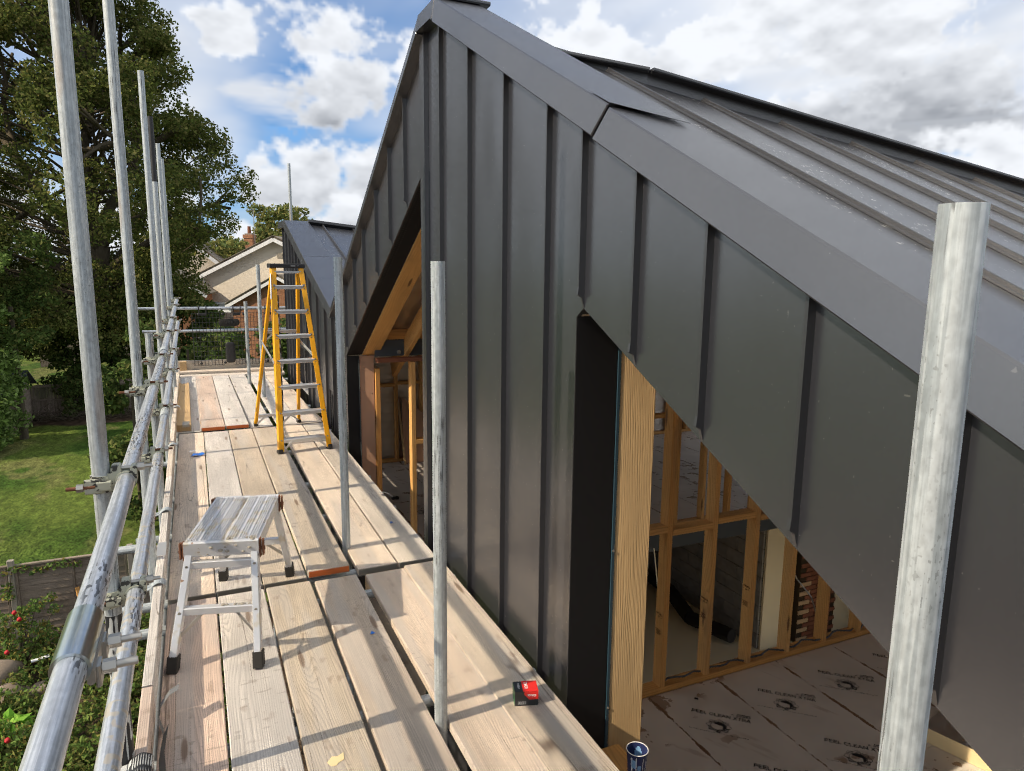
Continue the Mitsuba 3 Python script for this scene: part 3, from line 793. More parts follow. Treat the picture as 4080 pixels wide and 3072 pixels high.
# the lapped end of the upper piece lifts a little over the lower one
lap = slab([(1.256, 2.036, zt(2.036) + .006), (1.47, 1.895, zt(1.895) + .007), (1.488, 2.02, zt(2.02) + .0055), (1.256, 2.16, zt(2.16) + .0045)], .0015)
part(BL, 'verge_lap', lap, 'm_clad')
part(BL, 'verge_flashing', lean(prism([(3.803, 3.078), (4.10, 3.076), (4.10, 2.985), (3.832, 2.981), (3.803, 2.966)][::-1], XC - .001, 1.50, .004), lambda y: 3.077), 'm_clad', label='short flat flashing at the gable top')
segs = list(zip(LT[:-1], LT[1:]))
for (a, b), (c, d) in segs:
    th = .098 if a < 5 else .092
    part(BL, 'verge_flashing', lean(prism([(a, b), (a, b - th), (c, d - th), (c, d)], XC, 1.50, .004), LL), 'm_clad')
part(BL, 'ridge_cap', MB().beam((XC + .01, 3.80, 3.082), (1.555, 3.80, 3.080), .075, .022, ch=.008), 'm_cladplain')
rt = [((7.215, 1.262), (9.02, 1.790)), ((9.024, 1.793), (10.73, 2.312)), ((10.733, 2.312), (11.45, 2.326))]
for (a, b), (c, d) in rt:
    part(BL, 'verge_flashing', lean(prism([(a, b), (a, b - .103), (c, d - .103), (c, d)], XC, 1.59, .004), RL), 'm_clad')

# main roof
M = .108
zr = lambda x, y: 1.9005 + .499 * (y - 1.435) - M * (x - 1.25) - .006
YR = lambda x: 2.73 - .075 * (x - 2.04) + .45 * max(1.9 - x, 0)
XS = [1.725 + .4385 * i for i in range(18)]
xe = [1.48] + XS + [9.3]
for a, b in zip(xe[:-1], xe[1:]):
    part(BL, 'roof_pan', slab([(a, YA, zr(a, YA)), (b, YA, zr(b, YA)), (b, YR(b), zr(b, YR(b))), (a, YR(a), zr(a, YR(a)))], .05), 'm_clad')
for x in XS:
    y1 = YR(x) - .012
    nn = nrm([M, -.499, 1.0])
    p0, p1 = np.array([x, YA, zr(x, YA)]), np.array([x, y1, zr(x, y1)])
    part(BL, 'roof_seam', MB().beam(p0 + nn * .004, p1 + nn * .004, .024, .009, nn, .002).beam(p0 + nn * .0125, p1 + nn * .0125, .011, .013, nn, .002), 'm_cladplain')
rg = [1.49, 1.9, 3.02, 4.95, 6.9, 9.3]
RH = lambda x: .066 * min(1, max(0, (x - 1.47) / .43))
for i, (a, b) in enumerate(zip(rg[:-1], rg[1:])):
    dz = 0
    f = MB()
    pa, pb_ = np.array([a, YR(a) + .03, zr(a, YR(a))]), np.array([b, YR(b) + .03, zr(b, YR(b))])
    f.quad([pa - (0, 0, .03), pb_ - (0, 0, .03), pb_ + (0, 0, RH(b)), pa + (0, 0, RH(a))])
    f.beam(pa + (0, -.008, RH(a) + dz), pb_ + (0, -.008, RH(b) + dz), .10, .015, ch=.004)
    part(BL, 'ridge_flashing', f, 'm_cladplain')
# far side of the main roof, valley, rear roof
zf = lambda x: zr(x, YR(x)) + .05
back = [(1.50, YR(1.5) + .06), (9.3, YR(9.3) + .06)]
A0, A1 = (1.5, YR(1.5) + .06, zf(1.5)), (9.3, YR(9.3) + .06, zf(9.3))
B0, B1 = (1.5, 3.94, zf(1.5) - .03), (9.3, 3.94, zf(9.3) - .03)
zv = lambda x: 1.20 - .02 * (x - 1.5)
C0, C1 = (1.5, 7.21, zv(1.5)), (9.3, 7.21, zv(9.3) - .6)
part(BL, 'roof_slope', slab([A0, A1, B1, B0], .08), 'm_clad')
part(BL, 'roof_slope', slab([B0, B1, C1, C0], .08), 'm_clad')
zq = lambda x, y: 1.262 + .2955 * (y - 7.21) - .10 * (x - 1.55) - .012
xq = [1.58, 1.775, 2.21, 2.65, 3.09, 3.53, 9.3]
for a, b in zip(xq[:-1], xq[1:]):
    part(BL, 'roof_pan', slab([(a, 7.15, zq(a, 7.15)), (b, 7.15, zq(b, 7.15)), (b, 10.70, zq(b, 10.70)), (a, 10.70, zq(a, 10.70))], .05), 'm_clad')
for x in xq[1:-1]:
    part(BL, 'roof_seam', MB().beam((x, 7.2, zq(x, 7.2) + .015), (x, 10.62, zq(x, 10.62) + .015), .016, .036, ch=.003), 'm_cladplain')
part(BL, 'ridge_flashing', MB().beam((1.585, 10.70, zq(1.585, 10.70) + .034), (9.3, 10.70, zq(9.3, 10.70) + .034), .20, .040, ch=.006).beam((1.585, 10.73, zq(1.585, 10.7) + .0), (9.3, 10.73, zq(9.3, 10.7) + .0), .05, .06), 'm_cladplain')
part(BL, 'roof_slope', slab([(1.58, 10.7, zq(1.58, 10.7) + .04), (9.3, 10.7, zq(9.3, 10.7) + .04), (9.3, 11.45, 1.3), (1.58, 11.45, 2.2)], .06), 'm_clad')

# openings: reveals, soffits, jamb boards
def slope_box(y0, z0, y1, z1, x0, x1, th):
    return prism([(y0, z0), (y0, z0 - th), (y1, z1 - th), (y1, z1)] if y1 > y0 else [(y1, z1), (y1, z1 - th), (y0, z0 - th), (y0, z0)], x0, x1)


part(BL, 'reveal_panel', MB().box((1.3005, 2.2905, -1.6), (1.499, 2.2965, 1.502)), 'm_revealblack')
part(BL, 'reveal_panel', prism([(2.2425, 1.5335), (2.2965, 1.5025), (2.2965, 1.512), (2.2425, 1.543)], 1.3008, 1.499), 'm_cladplain')
part(BL, 'reveal_panel', MB().box((1.3205, 2.2975, 1.40), (1.499, 2.299, 1.52)), 'm_revealblack')
part(BL, 'reveal_soffit', prism([(YA, zo(YA) + .004), (2.242, 1.538), (2.242, 1.544), (YA, zo(YA) + .010)][::-1], 1.301, 1.499), 'm_revealblack')
part(BL, 'reveal_panel', MB().box((1.3005, 6.694, -1.6), (1.421, 6.6995, zl(6.70) - .002)), 'm_revealblack')
part(BL, 'reveal_soffit', prism([(4.17, zl(4.17) + .003), (6.695, zl(6.695) + .003), (6.695, zl(6.695) + .009), (4.17, zl(4.17) + .009)], 1.301, 1.447), 'm_revealblack')
part(BL, 'reveal_panel', MB().box((1.3005, 4.161, -1.6), (1.499, 4.166, zl(4.17))), 'm_revealblack')
vh = MB()
for i in range(118):
    y = 4.30 + i * .0203
    for j in (0, 1):
        yy, x = y + .010 * j, 1.322 + .022 * j
        z = zl(yy) + .0022
        vh.quad([(x, yy, z), (x, yy + .009, z - .00504), (x + .011, yy + .009, z - .00504), (x + .011, yy, z)])
part(BL, 'vent_hole', vh, 'm_ink', kind='stuff')
part(BL, 'jamb_lining', MB().beam((1.580, 2.2888, -1.35), (1.580, 2.2888, 1.40), .145, .040, up=(-.259, -.966, 0), ch=.003), 'm_pale', label='pale sawn timber lining at the edge of the right opening')
part(BL, 'membrane_edge', MB().beam((1.4955, 2.2872, -1.35), (1.4935, 2.2870, 1.45), .014, .0055, up=(0, 1, 0), ch=.001), 'm_tape', label='blue membrane edge beside the pale lining')
for z in (.55, -.15): part(BL, 'screw', MB().tube((1.495, 2.2845, z), (1.495, 2.281, z), .005, n=8), 'm_bolt')
part(BL, 'jamb_board', MB().beam((1.4885, 6.694, -1.35), (1.4885, 6.694, zl(6.69) - .012), .137, .02, up=(-.17, -.985, 0), ch=.001), 'm_ply', label='pinkish brown sheet board lining the left opening')
for z, x in ((.70, 1.46), (.69, 1.53), (.48, 1.46), (.46, 1.53), (-.12, 1.50), (-.30, 1.50), (-.43, 1.495)): part(BL, 'screw_head', MB().tube((x, 6.686 - .17 * (x - 1.4885), z), (x, 6.680 - .17 * (x - 1.4885), z), .005, n=8), 'm_bolt')
part(BL, 'membrane_edge', MB().beam((1.418, 6.690, -1.35), (1.416, 6.688, zl(6.7) - .03), .008, .010, up=(0, 1, 0)), 'm_steel')
part(BL, 'wall_core', MB().box((1.495, 2.345, -1.6), (1.62, 4.12, 2.2)), 'm_osb')
part(BL, 'wall_core', MB().box((1.495, 6.72, -1.6), (1.62, 7.1, .7)), 'm_osb')

# timber structure
STU = dict(ch=.003)
part(BL, 'soffit_lining', MB().beam((1.530, 4.17, zl(4.17) + .026), (1.530, 6.71, zl(6.71) + .026), .160, .045, up=(0, .49, .87)), 'm_timber', label='sunlit sloping timber lining under the head of the left opening')
part(BL, 'rafter', MB().beam((1.527, YA, zo(YA) + .03), (1.527, 2.10, zo(2.10) + .03), .052, .17, up=(0, -.45, .89)), 'm_timber')
for x in (1.86, 2.26, 2.66, 3.06):
    part(BL, 'rafter', MB().beam((x, 4.1, 2.36), (x, 7.1, .62), .047, .16, up=(0, .5, .87)), 'm_timber')
part(BL, 'ceiling_insulation', slab([(1.62, 3.98, 2.62), (8.9, 3.98, 2.2), (8.9, 7.15, .55), (1.62, 7.15, .80)], .03), 'm_foil', label='foil faced insulation between the rafters over the left room')
part(BL, 'ceiling_insulation', slab([(1.54, YA, zr(1.54, YA) - .22), (9.2, YA, zr(9.2, YA) - .22), (9.2, 2.5, zr(9.2, 2.5) - .22), (1.54, 2.5, zr(1.54, 2.5) - .22)], .03), 'm_foil')
FZ = -1.35


def stud_wall(y0, y1, x0, x1, first, zt_, nog, noglev, mat='m_timber', gap=.4):
    part(BL, 'sole_plate', MB().box((x0, y0, FZ), (x1, y1, FZ + .045), .003), mat)
    xs = np.arange(first, x1 - .05, gap)
    for i, x in enumerate(xs):
        part(BL, 'stud', MB().beam((x + .0225, (y0 + y1) / 2, FZ + .045), (x + .0225, (y0 + y1) / 2, zt_(x)), .045, y1 - y0 - .004, up=(0, 1, 0), ch=.003), mat)
        if nog and i < len(xs) - 1:
            z = noglev + .028 * (i % 2)
            part(BL, 'noggin', MB().box((x + .046, y0 + .001, z - .0225), (x + gap - .001, y1 - .001, z + .0225), .003), mat)


stud_wall(3.772, 3.870, 2.06, 8.0, 2.11, lambda x: zr(x, 2.6) + .05, True, -.135)
stud_wall(6.45, 6.545, 1.56, 9.0, 1.86, lambda x: .78, True, -.010)
part(BL, 'top_plate', MB().box((1.54, 6.44, .785), (9.0, 6.55, .822)), 'm_soilbrick', label='reddish top plate under the steel beam')
part(BL, 'steel_beam', MB().box((1.55, 6.60, .825), (9.0, 6.612, .985)), 'm_steel', label='dark steel beam with bolts')
for x, z in ((1.785, .862), (1.86, .862), (1.86, .945)):
    part(BL, 'beam_bolt', MB().tube((x, 6.60, z), (x, 6.592, z), .020, n=16).hexnut((x, 6.592, z), (x, 6.575, z), .014), 'm_bolt')
part(BL, 'upper_plate', MB().box((1.58, 6.56, .99), (9.0, 6.66, 1.085)), 'm_timber')
part(BL, 'floor_beam', MB().box((1.6, 6.43, -1.60), (9.1, 6.47, FZ - .024)), 'm_steel', label='dark beam below the rear stud wall')
stud_wall(10.46, 10.555, 1.55, 9.0, 2.36, lambda x: .95, True, -.13)
part(BL, 'wall_insulation', MB().box((1.55, 10.565, FZ), (9.0, 10.60, 1.4)), 'm_foil', label='foil faced insulation behind the rear studs')
part(BL, 'jamb_stud', MB().beam((1.585, 6.67, FZ), (1.585, 6.67, .70), .045, .05, up=(0, 1, 0)), 'm_timber')
# unseen building shell; gaps added in end and side walls for more daylight inside
sh = MB()
for pl, y0, th in (([(1.5, -1.6), (9.3, -1.6), (9.3, 1.2), (1.5, 2.1)], 11.43, .2),):
    m_ = trimesh.creation.extrude_polygon(Polygon(pl), th, engine='earcut'); v_ = np.array(m_.vertices)
    for f_ in np.array(m_.faces): sh.quad([(v_[i][0], y0 - v_[i][2], v_[i][1]) for i in f_])
for ya_, yb_ in ((YA, -1.9), (1.2, 2.2), (3.6, 6.9), (9.8, 11.4)): sh.box((9.3, ya_, -1.6), (9.5, yb_, .2))
sh.box((9.3, YA, .2), (9.5, 11.4, .55)); sh.box((1.6, YA - .2, -1.6), (2.2, YA, -.6)); sh.box((5.5, YA - .2, -1.6), (6.1, YA, -.9))
part(BL, 'shell_wall', sh, 'm_osb')
bw = MB()
bw.box((1.31, YA - .3, GZ), (1.55, 11.44, -1.602)); bw.box((1.55, YA - .3, GZ), (9.5, YA - .05, -3.6)); bw.box((9.3, YA, GZ), (9.5, 11.4, -3.6)); bw.box((9.3, 5.6, -3.6), (9.5, 7.5, -1.602)); bw.box((1.55, 11.2, GZ), (9.3, 11.44, -1.602))  # unseen end and side stop low, opened to brighten the lower room
part(BL, 'lower_wall', bw, 'm_cladplain')
part(BL, 'lower_floor', MB().box((1.55, YA, -4.1), (9.3, 11.2, -3.95)), 'm_plaster')
js = MB(); js.box((1.56, YA, -1.60), (9.3, 3.90, FZ - .024)); js.box((1.56, 6.48, -1.60), (9.3, 11.2, FZ - .024)); js.box((1.56, 3.9, -1.6), (2.30, 6.48, FZ - .024))
part(BL, 'floor_joists', js, 'm_osb')
# lower storey seen through the stair void
bi = 0
for r in range(11):
    for c in range(9):
        y = 7.0 + c * .45 + (.225 if r % 2 else 0)
        z = -3.94 + r * .225
        y_ = max(y, 7.37)
        part(BL, 'block', MB().box((7.42 + rng.uniform(-.003, .003), y_, z), (7.52, y + .44, z + .215), .004), 'm_block')
part(BL, 'mortar_bed', MB().box((7.436, 7.37, -3.95), (7.53, 11.1, -1.45)), 'm_dirt')
part(BL, 'plaster_wall', MB().box((7.45, 7.32, -3.95), (7.99, 7.36, -1.45)), 'm_plaster', label='cream plastered slab in the room below')
part(BL, 'plaster_wall', MB().box((6.55, 9.5, -3.6), (6.95, 9.55, -1.75)), 'm_plaster', label='pale narrow panel in the dark room below')
for r in range(30):
    for c in range(3):
        z = -3.94 + r * .075
        x = 8.10 + c * .225 + (.11 if r % 2 else 0)
        pb = MB().box((x, 7.25 + rng.uniform(-.006, .004), z), (x + .213, 7.35, z + .065), .003)
        part(BL, 'brick', pb, 'm_palebrick' if (c == 0 and r % 2 == 0 and r < 14) else 'm_soilbrick')
part(BL, 'mortar_bed', MB().box((8.09, 7.262, -3.95), (8.86, 7.4, -1.6)), 'm_dirt')
part(BL, 'plaster_wall', MB().box((8.9, 7.30, -3.95), (9.28, 7.34, -1.6)), 'm_plaster', label='stained yellowish wall at the right of the brick pier')
# cables along the sole plates
for i, x in enumerate(np.arange(2.9, 5.2, .4)):
    pts = [(x + .05 + .35 * s, 3.80 + .02 * math.sin(9 * s + i), FZ + .062 + .018 * math.sin(math.pi * s)) for s in np.linspace(0, 1, 7)]
    part(BL, 'cable', MB().path(pts, .007, 6), 'm_cable')
part(BL, 'cable', MB().path([(4.6, 6.2, -1.45), (4.85, 6.4, -2.2), (5.0, 6.5, -3.0), (5.1, 6.6, -3.9)], .007, 6), 'm_bolt')
part(BL, 'cable', MB().path([(4.33, 3.95, -.75), (4.45, 4.02, -.86), (4.58, 3.98, -1.02), (4.70, 3.97, -1.3)], .006, 6), 'm_bolt')
# rear gable windows
for a, b, c, d in WIN:
    fr = MB()
    fr.box((1.315, a, c), (1.40, a + .05, d)); fr.box((1.315, b - .05, c), (1.40, b, d)); fr.box((1.315, a + .05, c), (1.40, b - .05, c + .05)); fr.box((1.315, a + .05, d - .05), (1.40, b - .05, d))
    if b - a > .6: fr.box((1.315, (a + b) / 2 - .03, c + .05), (1.40, (a + b) / 2 + .03, d - .05))
    w_ = part(BL, 'window', fr, 'm_cladplain')
    scene[w_ + '__pane'] = mikit.ply(([(1.36, a + .04, c + .04), (1.36, b - .04, c + .04), (1.36, b - .04, d - .04), (1.36, a + .04, d - .04)], [[0, 1, 2], [0, 2, 3]]), 'm_glass')
    if b - a > .6: put(w_ + '__silver_bar', MB().box((1.285, a - .0, .02), (1.33, b, .055)), 'm_alu')  # silver bar across the wide window at mid height

# floor panels with their print
FL = struct('floor', 'cream chipboard floor panels with black print and brown glue lines')
tm = meshkit.text_mesh('PEEL CLEAN XTRA', .024, .0004, bold=True)
w_t = tm.vertices[:, 0].max() - tm.vertices[:, 0].min()
tm.vertices[:, 0] *= .390 / w_t; tm.vertices[:, 1] *= .390 / w_t
tm.vertices[:, 0] -= tm.vertices[:, 0].min()
prints = [tm]


def text_at(s, h, x, y, rot=0.0, width=None, bold=False):
    m = meshkit.text_mesh(s, h, .0004, bold)
    if width: m.vertices[:, 0] *= width / (m.vertices[:, 0].max() - m.vertices[:, 0].min())
    R = trimesh.transformations.rotation_matrix(rot, [0, 0, 1]); m.apply_transform(R); m.apply_translation([x, y, 0])
    return m


prints.append(text_at('EGGER', .0125, .292, .045, width=.098, bold=True))
for s_, x_, y_, w2, h2 in (('', .300, .064, .090, .008), ('', .262, .046, .014, .011)):
    prints.append(trimesh.creation.box((w2, h2, .0004)).apply_translation([x_ + w2 / 2, y_ + h2 / 2, .0002]))
prints.append(text_at('For more information please visit www.egger.com/lifetime', .0065, -.005, -.185, width=.385))
bc = np.array([.186, -.105])
wave = [(bc[0] + (.078 + .006 * math.cos(8 * a)) * math.cos(a), bc[1] + (.066 + .006 * math.cos(8 * a)) * math.sin(a)) for a in np.linspace(0, 2 * np.pi, 96, endpoint=False)]
ell = lambda f: Polygon([(bc[0] + .078 * f * math.cos(a), bc[1] + .066 * f * math.sin(a)) for a in np.linspace(0, 2 * np.pi, 48, endpoint=False)])
W = Polygon(wave)
lowhalf = W.difference(ell(.72)).intersection(sbox(bc[0] - .2, bc[1] - .2, bc[0] + .2, bc[1] - .012))
ring_ = W.difference(W.buffer(-.0028)).union(ell(.70).difference(ell(.66)))
letters = []
for s_, r_, a0, a1, inv in (('EGGER ADVANCED', .064, 2.75, .38, False), ('LIFETIME GUARANTEE', .067, 3.60, 5.82, True)):
    for ch_, a in zip(s_, np.linspace(a0, a1, len(s_))):
        if ch_ == ' ': continue
        px, py = bc[0] + r_ * 1.03 * math.cos(a), bc[1] + r_ * .87 * math.sin(a)
        m = meshkit.text_mesh(ch_, .0105, .0004, True)
        m.vertices[:, 0] -= m.vertices[:, 0].mean(); m.vertices[:, 1] -= .005
        m.apply_transform(trimesh.transformations.rotation_matrix((a - math.pi / 2) if not inv else (a + math.pi / 2), [0, 0, 1]))
        m.apply_translation([px, py, .0005 if inv else 0])
        letters.append((m, inv))
inner = ell(.62).intersection(Polygon([(bc[0] - .035, bc[1] + .055), (bc[0] + .06, bc[1] + .055), (bc[0] + .06, bc[1] - .06), (bc[0] - .02, bc[1] - .045), (bc[0] + .026, bc[1] - .03), (bc[0] + .026, bc[1] + .006), (bc[0] - .036, bc[1] + .018)]))
for gm in (lowhalf, ring_, inner):
    for q in getattr(gm, 'geoms', [gm]):
        if q.geom_type == 'Polygon' and q.area > 1e-7: prints.append(trimesh.creation.extrude_polygon(q, .0004, engine='earcut'))
prints += [m for m, inv in letters if not inv]
PR = mikit.ply(trimesh.util.concatenate(prints), 'm_ink')
PW = mikit.ply(trimesh.util.concatenate([m for m, inv in letters if inv]), 'm_floor')
ANG = math.degrees(math.atan2(-.264, .284))


def printed(pk, x, y):
    to = T().translate([x, y, FZ + .0008]).rotate([0, 0, 1], ANG)
    scene[num(pk + '__print')] = {**PR, 'to_world': to}
    scene[num(pk + '__badge_lettering')] = {**PW, 'to_world': to}


for ix in range(-2, 12):
    x0 = 2.81 + .6 * ix
    xa, xb = max(x0 + .002, 1.56), min(x0 + .597, 9.29)
    if xb - xa < .05: continue
    ys = [(1.48, 3.768), (-.94, 1.476), (YA, -.944)] if ix % 2 else [(2.6, 3.768), (.19, 2.596), (YA, .186)]
    ys += [(6.46, 8.6), (8.604, 10.45)] if ix % 2 else [(6.46, 7.5), (7.504, 9.9), (9.904, 10.45)]
    if xb < 2.42: ys += [(3.872, 6.44)]
    for ya, yb in ys:
        pk = num(FL + '__floor_panel')
        put(pk, MB().box((xa, ya, FZ - .022), (xb, yb, FZ + float(rng.uniform(-.0006, .0006))), .0015), 'm_floor')
        for j in range(-8, 9):
            px, py = 2.991 + .6 * ix, 3.516 - .6 * j
            if ya - .05 < py - .22 < yb - .08 and px + .30 < 9.2 and px > 1.4:
                if (py > 6.6 and px < 4.6) or (1.9 < py < 3.7 and px < 5.2) and not (py > 3.4 and ix == -1): printed(pk, px, py)

t = thing('insulation_board', 'foil faced insulation board with cream foam edge lying on the floor by the near post', 'insulation board')
c_, d1, d2 = np.array([4.185, 2.665]), nrm([.09, -.34]), nrm([.34, .09])
pts = [c_ + d1 * .0 + d2 * 0, c_ + d1 * 2.4, c_ + d1 * 2.4 + d2 * 1.2, c_ + d2 * 1.2]
part(t, 'foam', slab([(q[0], q[1], FZ + .102) for q in pts][::1], .099), 'm_foam')
part(t, 'foil', slab([(q[0], q[1], FZ + .1045) for q in pts], .0022), 'm_foil')
t = thing('plywood_offcut', 'brown plywood offcut with sloping top leaning against the rear studs', 'board')
mo = trimesh.creation.extrude_polygon(Polygon([(0, 0), (.50, 0), (.50, .62), (.40, .72), (.0, 1.05)]), .012, engine='earcut')
mo.apply_transform(trimesh.transformations.rotation_matrix(math.radians(90 - 5), [1, 0, 0])); mo.apply_translation([2.84, 10.30, FZ + .002])
put(t, mo, 'm_ply')
t = thing('plywood_offcut', 'thin pale offcut leaning on edge beside the sloping plywood piece', 'board')
put(t, MB().beam((2.83, 10.20, FZ + .01), (2.80, 10.43, FZ + .95), .03, .012, up=(0, 1, 0)), 'm_pale')
t = thing('dark_scrap', 'black crumpled scrap lying on the printed floor of the left room', 'scrap')
mm = trimesh.creation.icosphere(2, .06); mm.vertices *= [1, .6, .3]; mm.vertices += (meshkit.noise(mm.vertices * 40)[:, None] - .5) * .03; mm.apply_translation([2.28, 8.72, FZ + .012]); put(t, mm, 'm_black', True)
for x, y, z, s in ((3.14, 3.60, 0, 1),):
    t = thing('bolt_scrap', 'tiny black fixing lying on the printed floor by the stud wall', 'scrap')
    put(t, MB().tube((3.10, 3.62, FZ + .008), (3.115, 3.60, FZ + .010), .006, n=8), 'm_black')
t = thing('pipe_heap', 'black plastic pipe heaped along the block wall below', 'pipe')
put(t, MB().path([(7.3, 10.5, -3.85), (7.25, 9.3, -3.82), (7.0, 8.4, -3.86), (7.15, 7.6, -3.8)], .11, 10), 'm_black', True)
t = thing('tool_case', 'small yellow and blue power tool standing in the dark room below', 'tool')
part(t, 'body', MB().box((6.55, 9.18, -3.75), (6.67, 9.32, -3.42), .02), 'm_yellow')
part(t, 'battery', MB().box((6.54, 9.16, -3.95), (6.68, 9.34, -3.755), .015), 'm_steel')
# maker's stamps on the studs (left faces)
for i, x in enumerate((2.91, 3.31, 3.71)):
    zz = (-.76, -.72, -.70)[i]
    b_ = [k_ for k_ in scene if k_.startswith(BL + '__stud')]
    ms = [meshkit.text_mesh('NYDALA', .014, .0004, True), meshkit.text_mesh('CE', .011, .0004, True).apply_translation([.022, -.022, 0]), meshkit.text_mesh('E', .008, .0004).apply_translation([0, -.020, 0]), meshkit.text_mesh('XX', .008, .0004).apply_translation([.056, -.020, 0])]
    for q in range(4): ms.append(trimesh.creation.box((.060 - .01 * (q % 2), .005, .0004)).apply_translation([.032, -.115 - q * .011, .0002]))
    mm = trimesh.util.concatenate(ms); v = mm.vertices.copy()
    mm.vertices = np.c_[np.full(len(v), x - .002) - v[:, 2] * 1.0, 3.857 - v[:, 0] * .95, zz + v[:, 1]]
    part(BL, 'stud_stamp', mm, 'm_stamp')

# ------------------------------------------------------------------ step ladder
t = thing('step_ladder', 'yellow fibreglass step ladder with aluminium treads and black top standing open on the boards', 'ladder')
fb = np.array([.853, 6.455]); lf = nrm([-.107, 1.27]); ls = np.array([lf[1], -lf[0]])


def LP(s, f, z): q = fb + ls * s + lf * f; return np.array([q[0], q[1], z])


HT = 1.655
fr_s = lambda z: .222 - (.222 - .132) * z / HT
fr_f = lambda z: .48 * z / HT
for s in (-1, 1):
    part(t, 'front_rail', MB().beam(LP(s * .222, 0, .03), LP(s * .132, .48, HT), .030, .072, up=np.r_[ls * 0, 0] + np.r_[lf, .0], ch=.004), 'm_yellow')
    part(t, 'front_rail_lip', MB().beam(LP(s * .213, -.034, .03), LP(s * .123, .446, HT), .044, .006, up=np.r_[lf, 0], ch=.002), 'm_yellow')
    part(t, 'rear_rail', MB().beam(LP(s * .222, 1.27, .025), LP(s * .118, .56, HT - .04), .030, .046, up=np.r_[lf, 0], ch=.004), 'm_yellow')
    part(t, 'foot', MB().beam(LP(s * .222, -.002, -.0), LP(s * .2205, .008, .04), .044, .085, up=np.r_[lf, 0], ch=.005), 'm_rubber')
    part(t, 'foot', MB().beam(LP(s * .222, 1.272, 0), LP(s * .2205, 1.26, .035), .040, .06, up=np.r_[lf, 0], ch=.005), 'm_rubber')
    z0 = .80
    a = LP(s * (fr_s(z0) + .02), fr_f(z0) - .02, z0); z1 = .93; fr = 1.27 - .71 * z1 / HT
    part(t, 'spreader_arm', MB().beam(a, LP(s * (.222 - .104 * z1 / HT + .02), fr + .04, z1), .004, .032, up=(0, 0, 1), ch=.001), 'm_alu')
for z in (.112, .348, .578, .806, 1.030, 1.252, 1.476):
    s_ = fr_s(z) - .016; f_ = fr_f(z)
    tr = MB().beam(LP(-s_, f_ + .0, z), LP(s_, f_ + .0, z), .082, .034, ch=.004)
    for q in range(5): tr.beam(LP(-s_ + .005, f_ - .03 + q * .015, z + .0182), LP(s_ - .005, f_ - .03 + q * .015, z + .0182), .004, .003, ch=.001)
    part(t, 'tread', tr, 'm_alu')
    for s in (-1, 1):
        part(t, 'rivet_plate', MB().beam(LP(s * (fr_s(z) - .008), f_ - .0395, z - .028), LP(s * (fr_s(z) - .010), f_ - .0315, z + .028), .022, .004, up=np.r_[lf, 0], ch=.002).tube(LP(s * (fr_s(z) - .009), f_ - .036, z + .013), LP(s * (fr_s(z) - .009), f_ - .045, z + .013), .007, n=10).tube(LP(s * (fr_s(z) - .009), f_ - .037, z - .013), LP(s * (fr_s(z) - .009), f_ - .046, z - .013), .007, n=10), 'm_bolt')
for z in (.112, .348):
    for s in (-1, 1):
        s_ = fr_s(z) - .02
        part(t, 'tread_brace', MB().beam(LP(s * s_, fr_f(z) - .043, z - .085), LP(s * (s_ - .085), fr_f(z) - .041, z - .002), .006, .018, up=(0, 0, 1), ch=.001), 'm_alu')
part(t, 'top_bar', MB().beam(LP(-.12, fr_f(1.61), 1.615), LP(.12, fr_f(1.61), 1.615), .07, .022), 'm_alu')
part(t, 'top_cap', MB().beam(LP(-.158, .505, 1.673), LP(.158, .505, 1.673), .155, .040, ch=.006), 'm_black', label='black top cap with paint flecks')
part(t, 'paint_fleck', MB().box((.845, 6.872, 1.664), (.885, 6.876, 1.680), .001).box((.905, 6.876, 1.670), (.915, 6.880, 1.678), .001), 'm_greystrip')
part(t, 'warning_sticker', MB().beam(LP(-fr_s(1.40) - .024, fr_f(1.40) - .036, 1.37), LP(-fr_s(1.60) - .022, fr_f(1.60) - .036, 1.60), .003, .04, up=np.r_[lf, 0], ch=.0005), 'm_white')
for z, w_, dz in ((.115, .212, 1), (1.03, .158, 0)):
    fq = 1.27 - .71 * z / HT
    part(t, 'rear_bar', MB().beam(LP(-w_, fq, z), LP(w_, fq, z), .02, .030, ch=.003), 'm_alu')
    for s in (-1, 1):
        part(t, 'rear_brace', MB().beam(LP(s * w_, fq + .02, z - .085), LP(s * (w_ - .10), fq, z), .005, .018, up=(0, 0, 1), ch=.001), 'm_alu')

# ------------------------------------------------------------------ hop-up bench
t = thing('hop_up_bench', 'cement spattered aluminium work bench with folding legs standing on the scaffold boards', 'bench')
na, fa = np.array([.052, 3.150]), np.array([.194, 3.721])
ba = nrm(fa - na); bs = np.array([ba[1], -ba[0]])
LB_ = float(np.linalg.norm(fa - na)); WB = .152


def BP(s, f, z): q = na + bs * s + ba * f; return np.array([q[0], q[1], z])


for s0, s1, nme in ((-WB, -.006, 'left'), (.006, WB, 'right')):
    tp = MB().beam(BP((s0 + s1) / 2, .004, .491), BP((s0 + s1) / 2, LB_ - .004, .491), s1 - s0, .016, ch=.003)
    for q in range(13):
        s_ = s0 + .012 + q * (s1 - s0 - .024) / 12
        if q in (4, 8): continue
        tp.beam(BP(s_, .006, .5015), BP(s_, LB_ - .006, .5015), .0055, .007, ch=.001)
    part(t, 'tread_plank', tp, 'm_alustep')
for f_, nme in ((-.010, 'near'), (LB_ + .010, 'far')):
    part(t, 'end_skirt', MB().beam(BP(-WB - .002, f_, .468), BP(WB + .002, f_, .468), .022, .068, ch=.006), 'm_alustep')
for s in (-1, 1):
    part(t, 'side_skirt', MB().beam(BP(s * WB, .004, .470), BP(s * WB, LB_ - .004, .470), .006, .055, ch=.001), 'm_alustep')
feet = {(-1, 0): (-.168, 3.028), (1, 0): (.163, 2.930), (-1, 1): (.062, 3.885), (1, 1): (.398, 3.805)}
